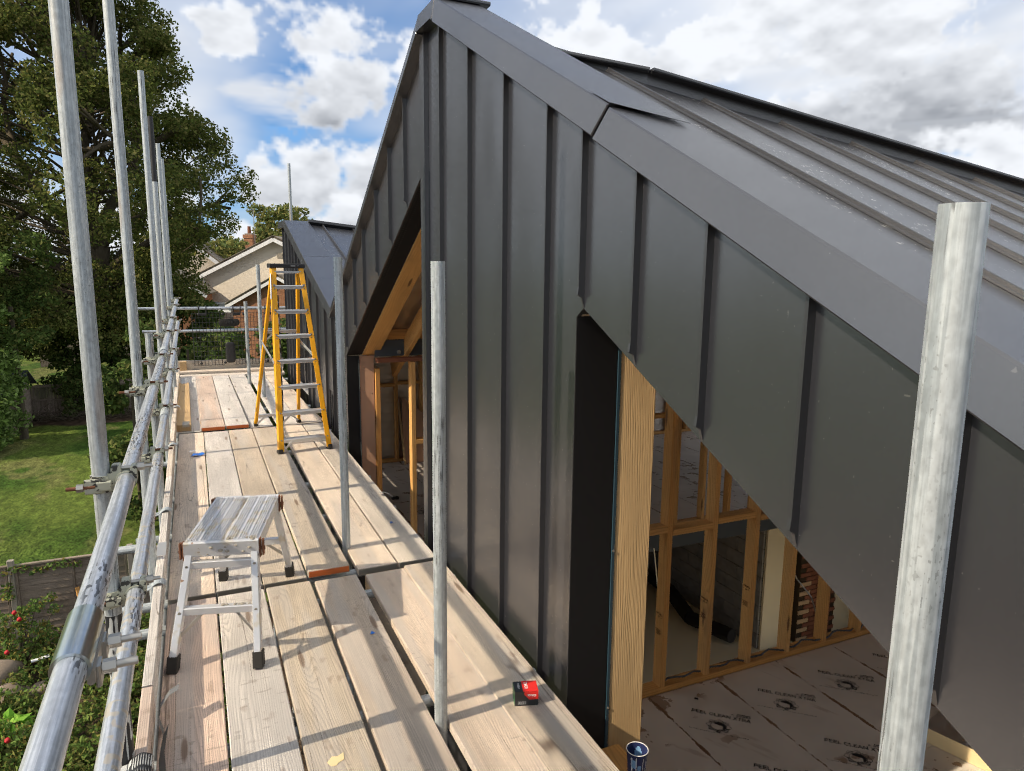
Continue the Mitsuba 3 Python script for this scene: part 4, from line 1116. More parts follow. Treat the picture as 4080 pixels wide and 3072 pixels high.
for (s, e), ft in feet.items():
    f_ = .012 if e == 0 else LB_ - .012
    tpnt = BP(s * (WB - .018), f_ - (.006 if e == 0 else -.006), .452)
    ftp = np.array([ft[0], ft[1], .028])
    part(t, 'leg', MB().beam(ftp + (tpnt - ftp) * .065, tpnt, .030, .046, up=np.r_[ba * (-1 if e == 0 else 1), .0], ch=.003), 'm_alustep')
    part(t, 'foot', MB().beam(ftp + (0, 0, -.028), ftp + (tpnt - ftp) * .085, .042, .056, up=np.r_[ba, 0], ch=.004), 'm_rubber')
    hg = MB()
    hc = BP(s * (WB + .006), f_ + (-.012 if e == 0 else .012), .455)
    hg.beam(hc + (0, 0, -.038), hc + (0, 0, .045), .006, .026, up=np.r_[ba, 0], ch=.002)
    hg.beam(hc + np.r_[bs * s * .012, -.03], hc + np.r_[bs * s * .012, .04], .008, .026, up=np.r_[ba, 0], ch=.003)
    hg.tube(hc + np.r_[bs * s * -.005, .0], hc + np.r_[bs * s * .020, 0], .008, n=10)
    part(t, 'hinge', hg, 'm_rust', label='rusty folding hinge')
for e in (0, 1):
    a0, a1 = [np.r_[np.array(feet[(s, e)]), .028] for s in (-1, 1)]
    b0, b1 = [BP(s * (WB - .018), .006 if e == 0 else LB_ - .006, .452) for s in (-1, 1)]
    for kz, nme in ((.47, 'rung'), (.88, 'rung')):
        p0, p1 = a0 + (b0 - a0) * kz, a1 + (b1 - a1) * kz
        d = nrm(p1 - p0)
        part(t, 'rung', MB().beam(p0 + d * .014, p1 - d * .014, .034 if kz < .6 else .03, .032, ch=.003), 'm_alustep')
        rv = MB()
        o = np.r_[ba * (-.024 if e == 0 else .024), 0]
        for q in (p0, p1): rv.tube(q + o * .9, q + o * 1.12, .0065, n=10)
        part(t, 'rivet', rv, 'm_bolt')
        if kz < .6:
            for q0, q1, aa, bb in ((p0, p1, a0, b0), (p1, p0, a1, b1)):
                dd = nrm(q1 - q0)
                part(t, 'brace', MB().beam(aa + (bb - aa) * .25 + dd * .012, q0 + dd * .085 + (0, 0, -.016), .004, .014, up=(0, 0, 1), ch=.001), 'm_bolt')
lump = MB()
lm = []
for q in range(26):
    s_, f_, z_ = rng.choice([0, 1, 2]), rng.uniform(0, 1), 0
    if s_ == 0: pos = BP(rng.uniform(.02, .13), rng.uniform(-.015, .02), .502)
    elif s_ == 1: pos = BP(rng.uniform(-.12, .12), rng.uniform(-.024, -.019), rng.uniform(.44, .49))
    else:
        p0 = np.r_[np.array(feet[(-1, 0)]), .028]; p1 = np.r_[np.array(feet[(1, 0)]), .028]
        w = rng.uniform(.55, .95); b0, b1 = BP(-.134, .006, .452), BP(.134, .006, .452)
        pos = (p0 + (b0 - p0) * .47) * (1 - w) + (p1 + (b1 - p1) * .47) * w + (0, 0, .017)
    m = trimesh.creation.icosphere(1, rng.uniform(.004, .011)); m.vertices *= [1, 1, .6]
    m.apply_translation(pos); lm.append(m)
part(t, 'cement_splash', trimesh.util.concatenate(lm), 'm_concrete', kind='stuff')

# ------------------------------------------------------------------ screw box and cup
t = thing('screw_box', 'small red and black cardboard screw box with white lettering on the board by the wall', 'box')
o3 = np.array([1.0450, 2.2475, 0]); bx = nrm([.0885, -.028, 0]); by = np.array([-bx[1], bx[0], 0]); Lx, Ly, Lz = .0915, .070, .060
BX = lambda u, v, w: o3 + bx * u + by * v + np.array([0, 0, w])


def bbox(u0, u1, v0, v1, w0, w1):
    m = MB(); c = [BX(u, v, w) for w in (w0, w1) for u, v in ((u0, v0), (u1, v0), (u1, v1), (u0, v1))]
    for q in ((0, 1, 5, 4), (1, 2, 6, 5), (2, 3, 7, 6), (3, 0, 4, 7), (4, 5, 6, 7), (3, 2, 1, 0)): m.quad([c[i] for i in q])
    return m


part(t, 'carton', bbox(0, Lx, 0, Ly, .001, Lz), 'm_boxblack')
e_ = .0003
part(t, 'red_panel', bbox(.032, Lx + e_, -e_ * 0, Ly + e_, Lz, Lz + .0006), 'm_red')
fp = MB(); fp.quad([BX(.036, -.0005, Lz), BX(.036, -.0005, .048), BX(.056, -.0005, .026), BX(Lx, -.0005, .026), BX(Lx, -.0005, Lz)]); part(t, 'red_panel', fp, 'm_red')
sp_ = MB(); sp_.quad([BX(Lx + .0005, 0, .026), BX(Lx + .0005, Ly, .026), BX(Lx + .0005, Ly, Lz), BX(Lx + .0005, 0, Lz)]); part(t, 'red_panel', sp_, 'm_red')
part(t, 'green_side', bbox(-.0006, .0, 0, Ly, .001, Lz), 'm_boxgreen')


def on_box(s, h, org, du, dv, nn, width=None, bold=True):
    m = meshkit.text_mesh(s, h, .0003, bold); v = m.vertices.copy()
    if width: v[:, 0] *= width / v[:, 0].max()
    m.vertices = org + np.outer(v[:, 0], du) + np.outer(v[:, 1], dv) + np.outer(v[:, 2] + .0002, nn)
    return m


zz_ = np.array([0, 0, 1.])
part(t, 'lettering', trimesh.util.concatenate([on_box('timco', .0085, BX(.049, -.0008, .041), bx, zz_, -by, .034), on_box('CLASSIC', .0075, BX(.012, -.0004, .012), bx, zz_, -by, .032, False),
     on_box('MULTI-PURPOSE SCREWS', .0022, BX(.012, -.0004, .0075), bx, zz_, -by, .032, False), on_box('for fixing', .0022, BX(.064, -.0008, .036), bx, zz_, -by, .018, False),
     on_box('TIMCO', .0125, BX(.041, Ly - .006, Lz + .0008), -by, bx, zz_, .046), on_box('CLASSIC', .007, BX(.015, Ly - .012, Lz), -by, bx, zz_, .038, False)]), 'm_print')
t = thing('drinks_cup', 'dark blue printed drinks cup with pale streaks standing beside the pale post', 'cup')
cx, cy, cz, hh = 1.500, 2.069, -.332, .135
cm = MB(); cm.tube((cx, cy, cz), (cx, cy, cz + hh), .033, .0425, n=40, caps=False)
part(t, 'wall', cm, 'm_cup', True)
ci = MB(); ci.tube((cx, cy, cz + .004), (cx, cy, cz + hh), .032, .0415, n=40, caps=False); ci.tube((cx, cy, cz + .003), (cx, cy, cz + .006), .030, n=40)
part(t, 'inside', ci, 'm_cup', True)
rim = trimesh.creation.torus(.0425, .0018, major_sections=48, minor_sections=10); rim.apply_translation([cx, cy, cz + hh]); part(t, 'rim', rim, 'm_print', True)
sk = MB()
for a, z0, z1, w in ((-2.3, .03, .125, .10), (-1.6, .05, .12, .05), (-1.2, .02, .10, .05), (-2.8, .06, .12, .16), (-.9, .04, .11, .05)):
    rr = lambda z: .033 + .0095 * z / hh + .0004
    sk.quad([(cx + rr(z) * math.cos(b_), cy + rr(z) * math.sin(b_), cz + z) for z, b_ in ((z0, a), (z0, a + w), (z1, a + w), (z1, a))])
part(t, 'pale_streak', sk, 'm_print')
pb = MB()
for a, z0, z1, w in ((-2.75, .075, .112, .5), (-2.1, .05, .09, .35)):
    for q in range(5):
        a0, a1 = a + w * q / 5, a + w * (q + 1) / 5
        pb.quad([(cx + rr(z) * math.cos(b_), cy + rr(z) * math.sin(b_), cz + z) for z, b_ in ((z0, a0), (z0, a1), (z1, a1), (z1, a0))])
part(t, 'print_patch', pb, 'm_cupblue')
ri = lambda z: .032 + .0095 * z / hh - .0006
pi_ = MB()
for q in range(8):
    a0, a1 = .35 + q * .11, .35 + (q + 1) * .11
    pi_.quad([(cx + ri(z) * math.cos(b_), cy + ri(z) * math.sin(b_), cz + z) for z, b_ in ((.05, a0), (.05, a1), (.12 - .002 * (q - 4) ** 2, a1), (.12 - .002 * (q - 4) ** 2, a0))])
part(t, 'print_patch', pi_, 'm_cupblue')
part(BL, 'timber_ledge', MB().box((1.44, 1.98, -.38), (1.555, 2.28, cz)), 'm_timber')

# ------------------------------------------------------------------ foliage tools
def leaves(pts, size, cols, tilt=.9, fold=.25):
    """one four-pointed leaf per point (n,3); size (n,); colours (n,3)"""
    n = len(pts)
    a = rng.normal(size=(n, 3)); a[:, 2] *= tilt; a /= np.linalg.norm(a, axis=1, keepdims=True)
    b = rng.normal(size=(n, 3)); b -= (b * a).sum(1, keepdims=True) * a; b /= np.linalg.norm(b, axis=1, keepdims=True)
    c = np.cross(a, b)
    s = size[:, None]
    V = np.stack([pts - a * s, pts + b * s * .62 + c * s * fold, pts + a * s * 1.1, pts - b * s * .62 + c * s * fold], 1).reshape(-1, 3)
    k = np.arange(n)[:, None] * 4
    F = np.concatenate([k + [0, 1, 2], k + [0, 2, 3]], 1).reshape(-1, 3)
    return V, F, np.repeat(cols, 4, 0)


GREENS = np.array([(.050, .075, .018), (.065, .095, .022), (.085, .110, .028), (.042, .060, .018), (.110, .120, .035)])


LEAF = 2.35


def leaf_cols(n, pal=GREENS, var=.25):
    c = LEAF * pal[rng.integers(0, len(pal), n)] * rng.uniform(1 - var, 1 + var, (n, 1))
    return c


def clump_pts(centres, radii, per):
    out = []
    for c, r in zip(centres, radii):
        n = max(4, int(per * (r / np.mean(radii)) ** 2))
        d = rng.normal(size=(n, 3)); d /= np.linalg.norm(d, axis=1, keepdims=True)
        rr = r * rng.uniform(.25, 1.0, (n, 1)) ** .6
        out.append(np.asarray(c) + d * rr * [1, 1, .75])
    return np.vstack(out)


def plant(name, lab, cat, centres, radii, per, size, pal=GREENS, group=None, stems=None, tilt=.9):
    t = thing(name, lab, cat, group)
    p = clump_pts(centres, radii, per)
    V, F, C = leaves(p, rng.uniform(.7, 1.3, len(p)) * size, leaf_cols(len(p), pal), tilt)
    part(t, 'foliage', (V, F), 'm_leaf', color=C)
    if stems: part(t, 'stem', stems, 'm_bark', True)
    return t


# ------------------------------------------------------------------ big tree
t = thing('big_tree', 'tall broad leafed tree filling the left of the sky behind the lawn', 'tree')
tx, ty = -4.3, 39.0
tk = MB(); tips = []
prof_z = np.array([-2.2, -.5, 1.5, 3.2, 4.6, 6.4, 8.2, 10.2, 11.6, 13.2, 14.6, 16.2, 18.0])
prof_r = np.array([6.2, 6.9, 7.6, 9.6, 10.2, 9.7, 8.7, 7.6, 6.9, 6.1, 5.5, 4.5, 2.2])
ox, oy = -6.4, 39.2


def branch(p, d, L, r, lev):
    p = np.asarray(p, float); d = nrm(d)
    n = 3; q = p
    for i in range(n):
        d = nrm(d + rng.normal(size=3) * .14 + np.array([0, 0, .06]))
        e = q + d * L / n
        if lev > 1 and (e[2] > 13 or np.hypot(e[0] - ox, e[1] - oy) > np.interp(e[2], prof_z, prof_r) - 1.6): break
        tk.tube(q, e, r * (1 - .3 * i / n), r * (1 - .3 * (i + 1) / n), n=7 if lev > 1 else 10, caps=False)
        q = e
    if lev >= 3 or r < .02 or q[2] > 12.5 or abs(q[0] - ox) > np.interp(q[2], prof_z, prof_r) - 2.4:
        tips.append(q); return
    for k_ in range(3 if lev < 2 else 3):
        dd = nrm(d * .8 + rng.normal(size=3) * .62 + np.array([0, 0, .10]))
        branch(q, dd, L * rng.uniform(.60, .85), r * .60, lev + 1)


tk.tube((tx, ty, GZ), (tx + .1, ty, GZ + 4.5), .50, .40, n=16, caps=False)
tk.tube((tx + .1, ty, GZ + 4.5), (tx + .5, ty + .2, GZ + 8.2), .40, .30, n=16, caps=False)
for d, L, r, z in (((.5, .1, 1), 4.6, .26, 8.2), ((-.7, 0, 1), 5.6, .28, 7.0), ((.9, -.3, .55), 4.4, .20, 6.2), ((-.9, -.4, .5), 5.0, .22, 5.6), ((.1, .8, .8), 4.4, .2, 7.4), ((-.15, -.6, .9), 4.6, .22, 7.6), ((-.1, .1, 1), 6.2, .26, 8.0)):
    branch((tx + .3, ty + .1, GZ + z), d, L, r, 1)
# clump positions filling a broad crown: half width of the right-hand outline by height
cc, cr = [], []
tries = 0
while len(cc) < 640 and tries < 20000:
    tries += 1
    z = rng.uniform(-2.0, 17.4); R_ = np.interp(z, prof_z, prof_r)
    a = rng.uniform(0, 2 * np.pi); q = rng.uniform(.30, 1.0) ** .5
    r_ = rng.uniform(.55, 1.25)
    c = np.array([ox + (R_ - r_ * .75) * q * math.cos(a), oy + (R_ - r_ * .75) * q * math.sin(a) * .85, z])
    hole = meshkit.noise(np.array([[c[0] * .42, c[1] * .42, c[2] * .42]]), 3)[0]
    if hole < .34: continue
    cc.append(c); cr.append(r_)
pts = clump_pts(cc, cr, 470)
keep = meshkit.noise(pts * 1.1, 9) > .31
pts = pts[keep]
pal = np.array([(.048, .062, .016), (.062, .076, .020), (.080, .088, .026), (.036, .048, .015), (.105, .100, .036)])
V, F, C = leaves(pts, rng.uniform(.050, .110, len(pts)), leaf_cols(len(pts), pal, .3))
part(t, 'crown', (V, F), 'm_leaf', color=C)
for tp in cc[::3]:
    b0 = np.array([tx + .4, ty + .1, min(max(tp[2] - 3.2, GZ + 5), GZ + 15)])
    mid = (b0 + tp) / 2 + rng.normal(size=3) * .5
    tk.tube(b0, mid, .075, .05, n=5, caps=False); tk.tube(mid, tp, .05, .015, n=5, caps=False)
part(t, 'trunk', tk, 'm_bark', True)

# other trees and shrubs
IVY = np.array([(.055, .085, .022), (.075, .115, .030), (.040, .065, .018), (.095, .13, .045)])
DARK = np.array([(.028, .045, .014), (.038, .058, .016), (.050, .072, .020), (.060, .066, .022)])


def column(cx_, cy_, z0, z1, r, n, seed_r=.6):
    zs = rng.uniform(z0, z1, n); a = rng.uniform(0, 6.283, n); q = r * rng.uniform(.3, 1, n) ** .5
    return np.c_[cx_ + q * np.cos(a), cy_ + q * np.sin(a), zs], rng.uniform(.5, 1.0, n) * seed_r


st = MB().tube((-7.6, 31.0, GZ), (-7.6, 31.0, .2), .22, .1, n=10)
c, r = column(-7.9, 31.0, -4.7, 2.2, 1.75, 92, .75)
plant('ivy_clad_tree', 'bright green ivy covered tree at the left edge above the shed', 'tree', c, r, 190, .085, IVY, None, st)
c, r = column(-6.6, 32.5, -1.2, 2.6, 1.7, 34, .7)
plant('ivy_clad_tree', 'darker ivy covered tree behind the nearest post', 'tree', c, r, 190, .085, DARK, None, MB().tube((-6.4, 32.5, GZ), (-6.4, 32.5, 0), .16, .08, n=8))
for i, (x, y, z1, r_, n, lab) in enumerate([(-5.2, 38.5, -1.4, 1.5, 34, 'dark shrub over the far fence behind the nearest post'), (-3.0, 40.0, -.6, 2.0, 44, 'dark shrub over the far fence between the two tall posts'),
                                          (-.6, 40.5, -.2, 2.0, 44, 'dark tall hedge shrub behind the far end of the rails'), (.9, 39.0, -1.9, 1.4, 34, 'dark shrub in front of the cream house'),
                                          (-9.4, 35.5, -1.0, 2.0, 40, 'dark shrub at the far left beside the shed')]):
    c, r = column(x, y, GZ + 1.2, z1, r_, n, .8)
    plant('shrub', lab, 'shrub', c, r, 170, .10, DARK, None, MB().tube((x, y, GZ), (x, y, z1 - .6), .09, .04, n=7))
for i, (x, y, z1, lab) in enumerate([(-.2, 19.0, .10, 'glossy dark laurel below the cross rails, left one'), (1.2, 19.4, .28, 'glossy dark laurel behind the mesh panel, middle one'), (2.7, 19.2, .30, 'glossy dark laurel behind the mesh panel, right one'), (-1.6, 20.5, -.9, 'dark laurel left of the cross rails')]):
    c, r = column(x, y, GZ + .6, z1, .95, 40, .5)
    plant('laurel', lab, 'shrub', c, r, 150, .075, DARK, None, MB().tube((x, y, GZ), (x, y, z1 - .5), .06, .03, n=7))
# climbers on the far fence
for x, lab in ((-5.1, 'climber trailing over the left panel of the far fence'), (-3.55, 'climber trailing over the far fence near the second post')):
    c, r = column(x, 36.4, GZ + .3, GZ + 1.8, .45, 16, .35)
    plant('climber', lab, 'plant', c, r, 110, .07, DARK, None, MB().tube((x, 36.5, GZ), (x, 36.5, GZ + 1.5), .03, .015, n=6))
# distant trees behind the houses
FARP = np.array([(.070, .088, .028), (.10, .105, .035), (.13, .12, .045), (.055, .075, .03)])
for x, y, zc, r_, lab in ((1.6, 66, 1.4, 3.2, 'yellowish tree behind the roofs left of the chimney'), (9.0, 78, 4.6, 3.4, 'round green tree behind the chimney'), (-1.5, 68, 1.6, 3.2, 'olive tree behind the roofs at the tree crown edge')):
    c, r = column(x, y, zc - r_, zc + r_ * .8, r_ * .8, 70, 1.1)
    plant('far_tree', lab, 'tree', c, r, 80, .20, FARP, None, MB().tube((x, y, GZ), (x, y, zc), .3, .15, n=8))

# spiky palm like plants beside the house
for x, y, z, lab in ((3.95, 26.5, .42, 'spiky cordyline between the two slim posts'), (5.35, 27.5, 1.05, 'spiky cordyline seen through the ladder top')):
    t = thing('cordyline', lab, 'plant')
    V, F, C = [], [], []
    for q in range(90):
        a = rng.uniform(0, 6.283); e = rng.uniform(-.5, 1.4); L = rng.uniform(.55, .85)
        d = np.array([math.cos(a) * math.cos(e), math.sin(a) * math.cos(e), math.sin(e)]); sd = nrm(np.cross(d, [0, 0, 1.])) * .022
        p0 = np.array([x, y, z]); k_ = len(V)
        V += [p0 - sd, p0 + sd, p0 + d * L * .6 + sd - (0, 0, .03), p0 + d * L * .6 - sd - (0, 0, .03), p0 + d * L - (0, 0, .16)]
        F += [[k_, k_ + 1, k_ + 2], [k_, k_ + 2, k_ + 3], [k_ + 3, k_ + 2, k_ + 4]]; C += [np.array((.055, .085, .025)) * rng.uniform(.7, 1.3)] * 5
    part(t, 'foliage', (np.array(V), np.array(F)), 'm_leaf', color=np.array(C))
    V, F, C = [], [], []
    for q in range(150):
        a = rng.uniform(0, 6.283); L = rng.uniform(.6, 1.1); h0 = rng.uniform(-1.6, -.05)
        p0 = np.array([x + .06 * math.cos(a), y + .06 * math.sin(a), z + h0]); d = np.array([math.cos(a) * .32, math.sin(a) * .32, -.95]); sd = nrm(np.cross(d, [0, 0, 1.])) * .02
        k_ = len(V); V += [p0 - sd, p0 + sd, p0 + d * L + sd * .3, p0 + d * L - sd * .3]; F += [[k_, k_ + 1, k_ + 2], [k_, k_ + 2, k_ + 3]]; C += [np.array((.20, .135, .07)) * rng.uniform(.6, 1.3)] * 4
    part(t, 'dead_leaves', (np.array(V), np.array(F)), 'm_leaf', color=np.array(C), label='hanging brown dead leaves')
    part(t, 'trunk', MB().tube((x, y, GZ), (x, y, z), .12, .08, n=9), 'm_bark', True)

# ------------------------------------------------------------------ fences, shed, rubble
NF = 14.30
t = thing('near_fence', 'weathered brown lap panel fence with concrete post below the scaffold', 'fence')
for i, x in enumerate((-5.08, -3.22, -1.36, .50)):
    part(t, 'post', MB().beam((x, NF, GZ), (x, NF, GZ + 1.68), .10, .10, up=(0, 1, 0), ch=.012), 'm_concrete')
    if i == 3: break
    xa, xb = x + .055, x + 1.805
    for q in range(12):
        z = GZ + .06 + q * .124
        y_ = NF - .012 + rng.uniform(-.004, .004)
        part(t, 'slat', MB().beam((xa, y_, z + .07 + rng.uniform(-.006, .006)), (xb, y_, z + .07 + rng.uniform(-.006, .006)), .150, .009, up=(0, -.99, .13), ch=.002), 'm_fence')
    for xb_ in (xa + .02, (xa + xb) / 2, xb - .02): part(t, 'batten', MB().box((xb_ - .02, NF - .045, GZ + .06), (xb_ + .02, NF - .022, GZ + 1.56), .002), 'm_fence')
    part(t, 'capping', MB().box((xa, NF - .045, GZ + 1.562), (xb, NF + .03, GZ + 1.592), .003), 'm_fence')
t = thing('stake', 'brown wooden stake leaning against the near fence', 'stake')
put(t, MB().beam((-2.05, NF - .5, GZ + .25), (-2.25, NF - .06, GZ + 1.02), .06, .06), 'm_timber')
t = thing('far_fence', 'shaded brown vertical board fence across the end of the lawn', 'fence')
fm = MB()
for x in np.arange(-7.6, 3.5, .135):
    if -2.62 < x < -2.42: continue
    fm.box((x, 36.80 + rng.uniform(-.01, .01), GZ + .02), (x + .128, 36.825, GZ + 1.58 + rng.uniform(-.015, .015) + (-.10 if x < -4.6 else 0)), .001)
part(t, 'board_panel', fm, 'm_fence', kind='stuff')
for z in (.22, .80, 1.40): part(t, 'rail', MB().box((-7.6, 36.735, GZ + z - .03), (3.5, 36.79, GZ + z + .03)), 'm_fence')
for x in (-7.62, -4.62, -2.52, .4, 3.0): part(t, 'post', MB().box((x - .05, 36.70, GZ), (x + .05, 36.80, GZ + 1.62)), 'm_fence')
t = thing('back_fence', 'far brown fence behind the rubble heap', 'fence')
fm = MB()
for x in np.arange(-9.5, 4, .15): fm.box((x, 55.0, GZ + .02), (x + .143, 55.03, GZ + 1.75 + rng.uniform(-.02, .02)), .001)
part(t, 'board_panel', fm, 'm_fence', kind='stuff')
part(t, 'rail', MB().box((-9.5, 54.93, GZ + 1.3), (4, 54.99, GZ + 1.36)), 'm_fence')
t = thing('rubble_heap', 'pale heap of brick rubble on the grass behind the far fence', 'rubble')
rm = []
for q in range(130):
    a, r_ = rng.uniform(0, 6.283), rng.uniform(0, 1) ** .6
    m = trimesh.creation.box(rng.uniform(.10, .30, 3)); m.apply_transform(trimesh.transformations.random_rotation_matrix(rng.uniform(size=3)))
    m.apply_translation([-4.35 + 1.1 * r_ * math.cos(a), 51.0 + .9 * r_ * math.sin(a), GZ + .95 * (1 - r_) + rng.uniform(-.05, .05)]); rm.append(m)
cn = trimesh.creation.cone(1.1, .95); cn.apply_translation([-4.35, 51.0, GZ]); rm.append(cn)
put(t, trimesh.util.concatenate(rm), 'm_stone'); labels[t]['kind'] = 'stuff'
t = thing('shed', 'dark timber shed with low felt roof under the ivy at the left', 'shed')
part(t, 'wall', prism([(33.6, GZ), (36.2, GZ), (36.2, GZ + 1.75), (34.9, GZ + 2.35), (33.6, GZ + 1.75)], -8.9, -6.75), 'm_fence')
part(t, 'roof', slab([(-9.1, 33.35, GZ + 1.66), (-6.5, 33.35, GZ + 1.66), (-6.5, 34.9, GZ + 2.42), (-9.1, 34.9, GZ + 2.42)], .05), 'm_steel')
part(t, 'roof', slab([(-9.1, 34.9, GZ + 2.42), (-6.5, 34.9, GZ + 2.42), (-6.5, 36.45, GZ + 1.66), (-9.1, 36.45, GZ + 1.66)], .05), 'm_steel')
part(t, 'corner_board', MB().box((-6.80, 33.55, GZ), (-6.70, 33.60, GZ + 1.72)), 'm_stone')
t = thing('brush_pile', 'dry brown brushwood heaped along the foot of the far fence', 'brushwood')
bm = MB()
for q in range(170):
    x = rng.uniform(-7.2, -2.2); y = rng.uniform(35.2, 36.6); d = rng.normal(size=3) * [.6, .25, .35]
    bm.tube((x, y, GZ + .05), (x + d[0], y + d[1], GZ + .1 + abs(d[2])), .012, .005, n=4, caps=False)
put(t, bm, 'm_bark', True); labels[t]['kind'] = 'stuff'

# garden bed below the scaffold
c = []; r = []
for q in range(300):
    x, y = rng.uniform(-4.2, .1), rng.uniform(8.6, 14.05)
    c.append((x, y, GZ + rng.uniform(.05, .34))); r.append(rng.uniform(.14, .34))
BED = np.array([(.035, .060, .016), (.050, .080, .020), (.070, .098, .026), (.085, .085, .026), (.045, .050, .018)])
p = clump_pts(c, r, 95); V, F, C = leaves(p, rng.uniform(.022, .055, len(p)), leaf_cols(len(p), BED, .35))
k = num('ground_cover'); put(k, (V, F), 'm_leaf', color=C); labels[k] = {'label': 'dark green ground cover filling the bed below the near fence', 'category': 'plants', 'kind': 'stuff'}
ROSE = np.array([(.050, .085, .022), (.070, .105, .028), (.040, .065, .02), (.12, .10, .03)])
for i, (x, y, lab, n) in enumerate([(-3.05, 13.55, 'red flowering rose bush against the concrete fence post', 26), (-2.72, 10.6, 'low rose with dark red blooms at the bottom left', 14)]):
    t = thing('rose_bush', lab, 'plant')
    hmax = 1.15 if i == 0 else .55
    c = np.c_[rng.normal(x, .26, n), rng.normal(y, .18, n), GZ + rng.uniform(.2, hmax, n)]
    p = clump_pts(c, rng.uniform(.10, .2, n), 60); V, F, C = leaves(p, rng.uniform(.022, .045, len(p)), leaf_cols(len(p), ROSE))
    part(t, 'foliage', (V, F), 'm_leaf', color=C)
    sm = MB()
    for q in c[::2]: sm.tube((x, y, GZ), q, .010, .005, n=5, caps=False)
    part(t, 'stem', sm, 'm_bark', True)
    fl = [(-3.02, 13.30, GZ + 1.13), (-2.95, 13.25, GZ + 1.02), (-3.1, 12.95, GZ + .62)] if i == 0 else [(-2.62, 10.5, GZ + .55)]
    for q in fl:
        m = trimesh.creation.icosphere(2, .036); m.vertices *= (.75 + .5 * meshkit.noise(m.vertices * 60)[:, None]); m.apply_translation(q); part(t, 'flower', m, 'm_flower', True)
c = [(-3.25 + .17 * q, NF - .06 - .02 * (q % 3), GZ + 1.50 + .035 * math.sin(q * 1.7)) for q in range(7)] + [(-3.30, NF - .12, GZ + 1.25 - .1 * q) for q in range(3)]
plant('rambler', 'rambling rose shoot along the top of the near fence', 'plant', c, [.11] * len(c), 26, .035, ROSE, None, MB().path([(-3.3, NF - .08, GZ + .9), (-3.2, NF - .08, GZ + 1.5), (-2.7, NF - .08, GZ + 1.53), (-2.2, NF - .08, GZ + 1.52)], .008, 5))
for i, (x, y, s_, lab) in enumerate([(-3.30, 13.05, .36, 'large brown stone at the left edge of the bed'), (-3.02, 12.45, .24, 'smaller grey brown stone in the bed below the large one'), (-2.60, 12.5, .16, 'small mossy stone in the middle of the bed'), (-3.15, 11.6, .24, 'earthy stone at the left bottom of the bed')]):
    t = thing('stone', lab, 'stone', 'stones in the garden bed')
    m = trimesh.creation.icosphere(3, s_); m.vertices *= (.72 + .55 * meshkit.noise(m.vertices * (2.4 / s_) * .5 + i * 9)[:, None]) * [1.1, .9, .8]; m.apply_translation([x, y, GZ + s_ * .45]); put(t, m, 'm_stone', 40)
t = thing('white_offcut', 'white plastic trim offcut lying in the bed', 'offcut')
put(t, MB().beam((-2.80, 13.0, GZ + .36), (-2.55, 13.05, GZ + .38), .07, .02), 'm_white')
for x, y, s_ in ((-2.9, 11.2, 1), (-2.62, 11.0, 1)):
    c = [(x, y, GZ + .42)]
    plant('broad_leaf_plant', ['bright green broad leafed plant at the bottom left of the bed', 'bright green broad leafed plant right of its twin in the bed'][int(x > -2.7)], 'plant', c, [.22], 16, .11, np.array([(.10, .20, .03), (.13, .22, .04)]), None, MB().tube((x, y, GZ), (x, y, GZ + .4), .01, .006, n=5))

# ------------------------------------------------------------------ neighbouring houses
HA = math.radians(30)


def house_frame(px, py, ang):
    ux = np.array([math.cos(ang), -math.sin(ang), 0]); uy = np.array([math.sin(ang), math.cos(ang), 0])
    return lambda x, y, z: EYE + (np.array([px, py, 0]) + ux * x + uy * y + np.array([0, 0, z]) - EYE) * 1.333


def fbox(fr, x0, x1, y0, y1, z0, z1):
    m = MB(); c = [fr(x, y, z) for z in (z0, z1) for x, y in ((x0, y0), (x1, y0), (x1, y1), (x0, y1))]
    for q in ((0, 1, 5, 4), (1, 2, 6, 5), (2, 3, 7, 6), (3, 0, 4, 7), (4, 5, 6, 7), (3, 2, 1, 0)): m.quad([c[i] for i in q])
    return m


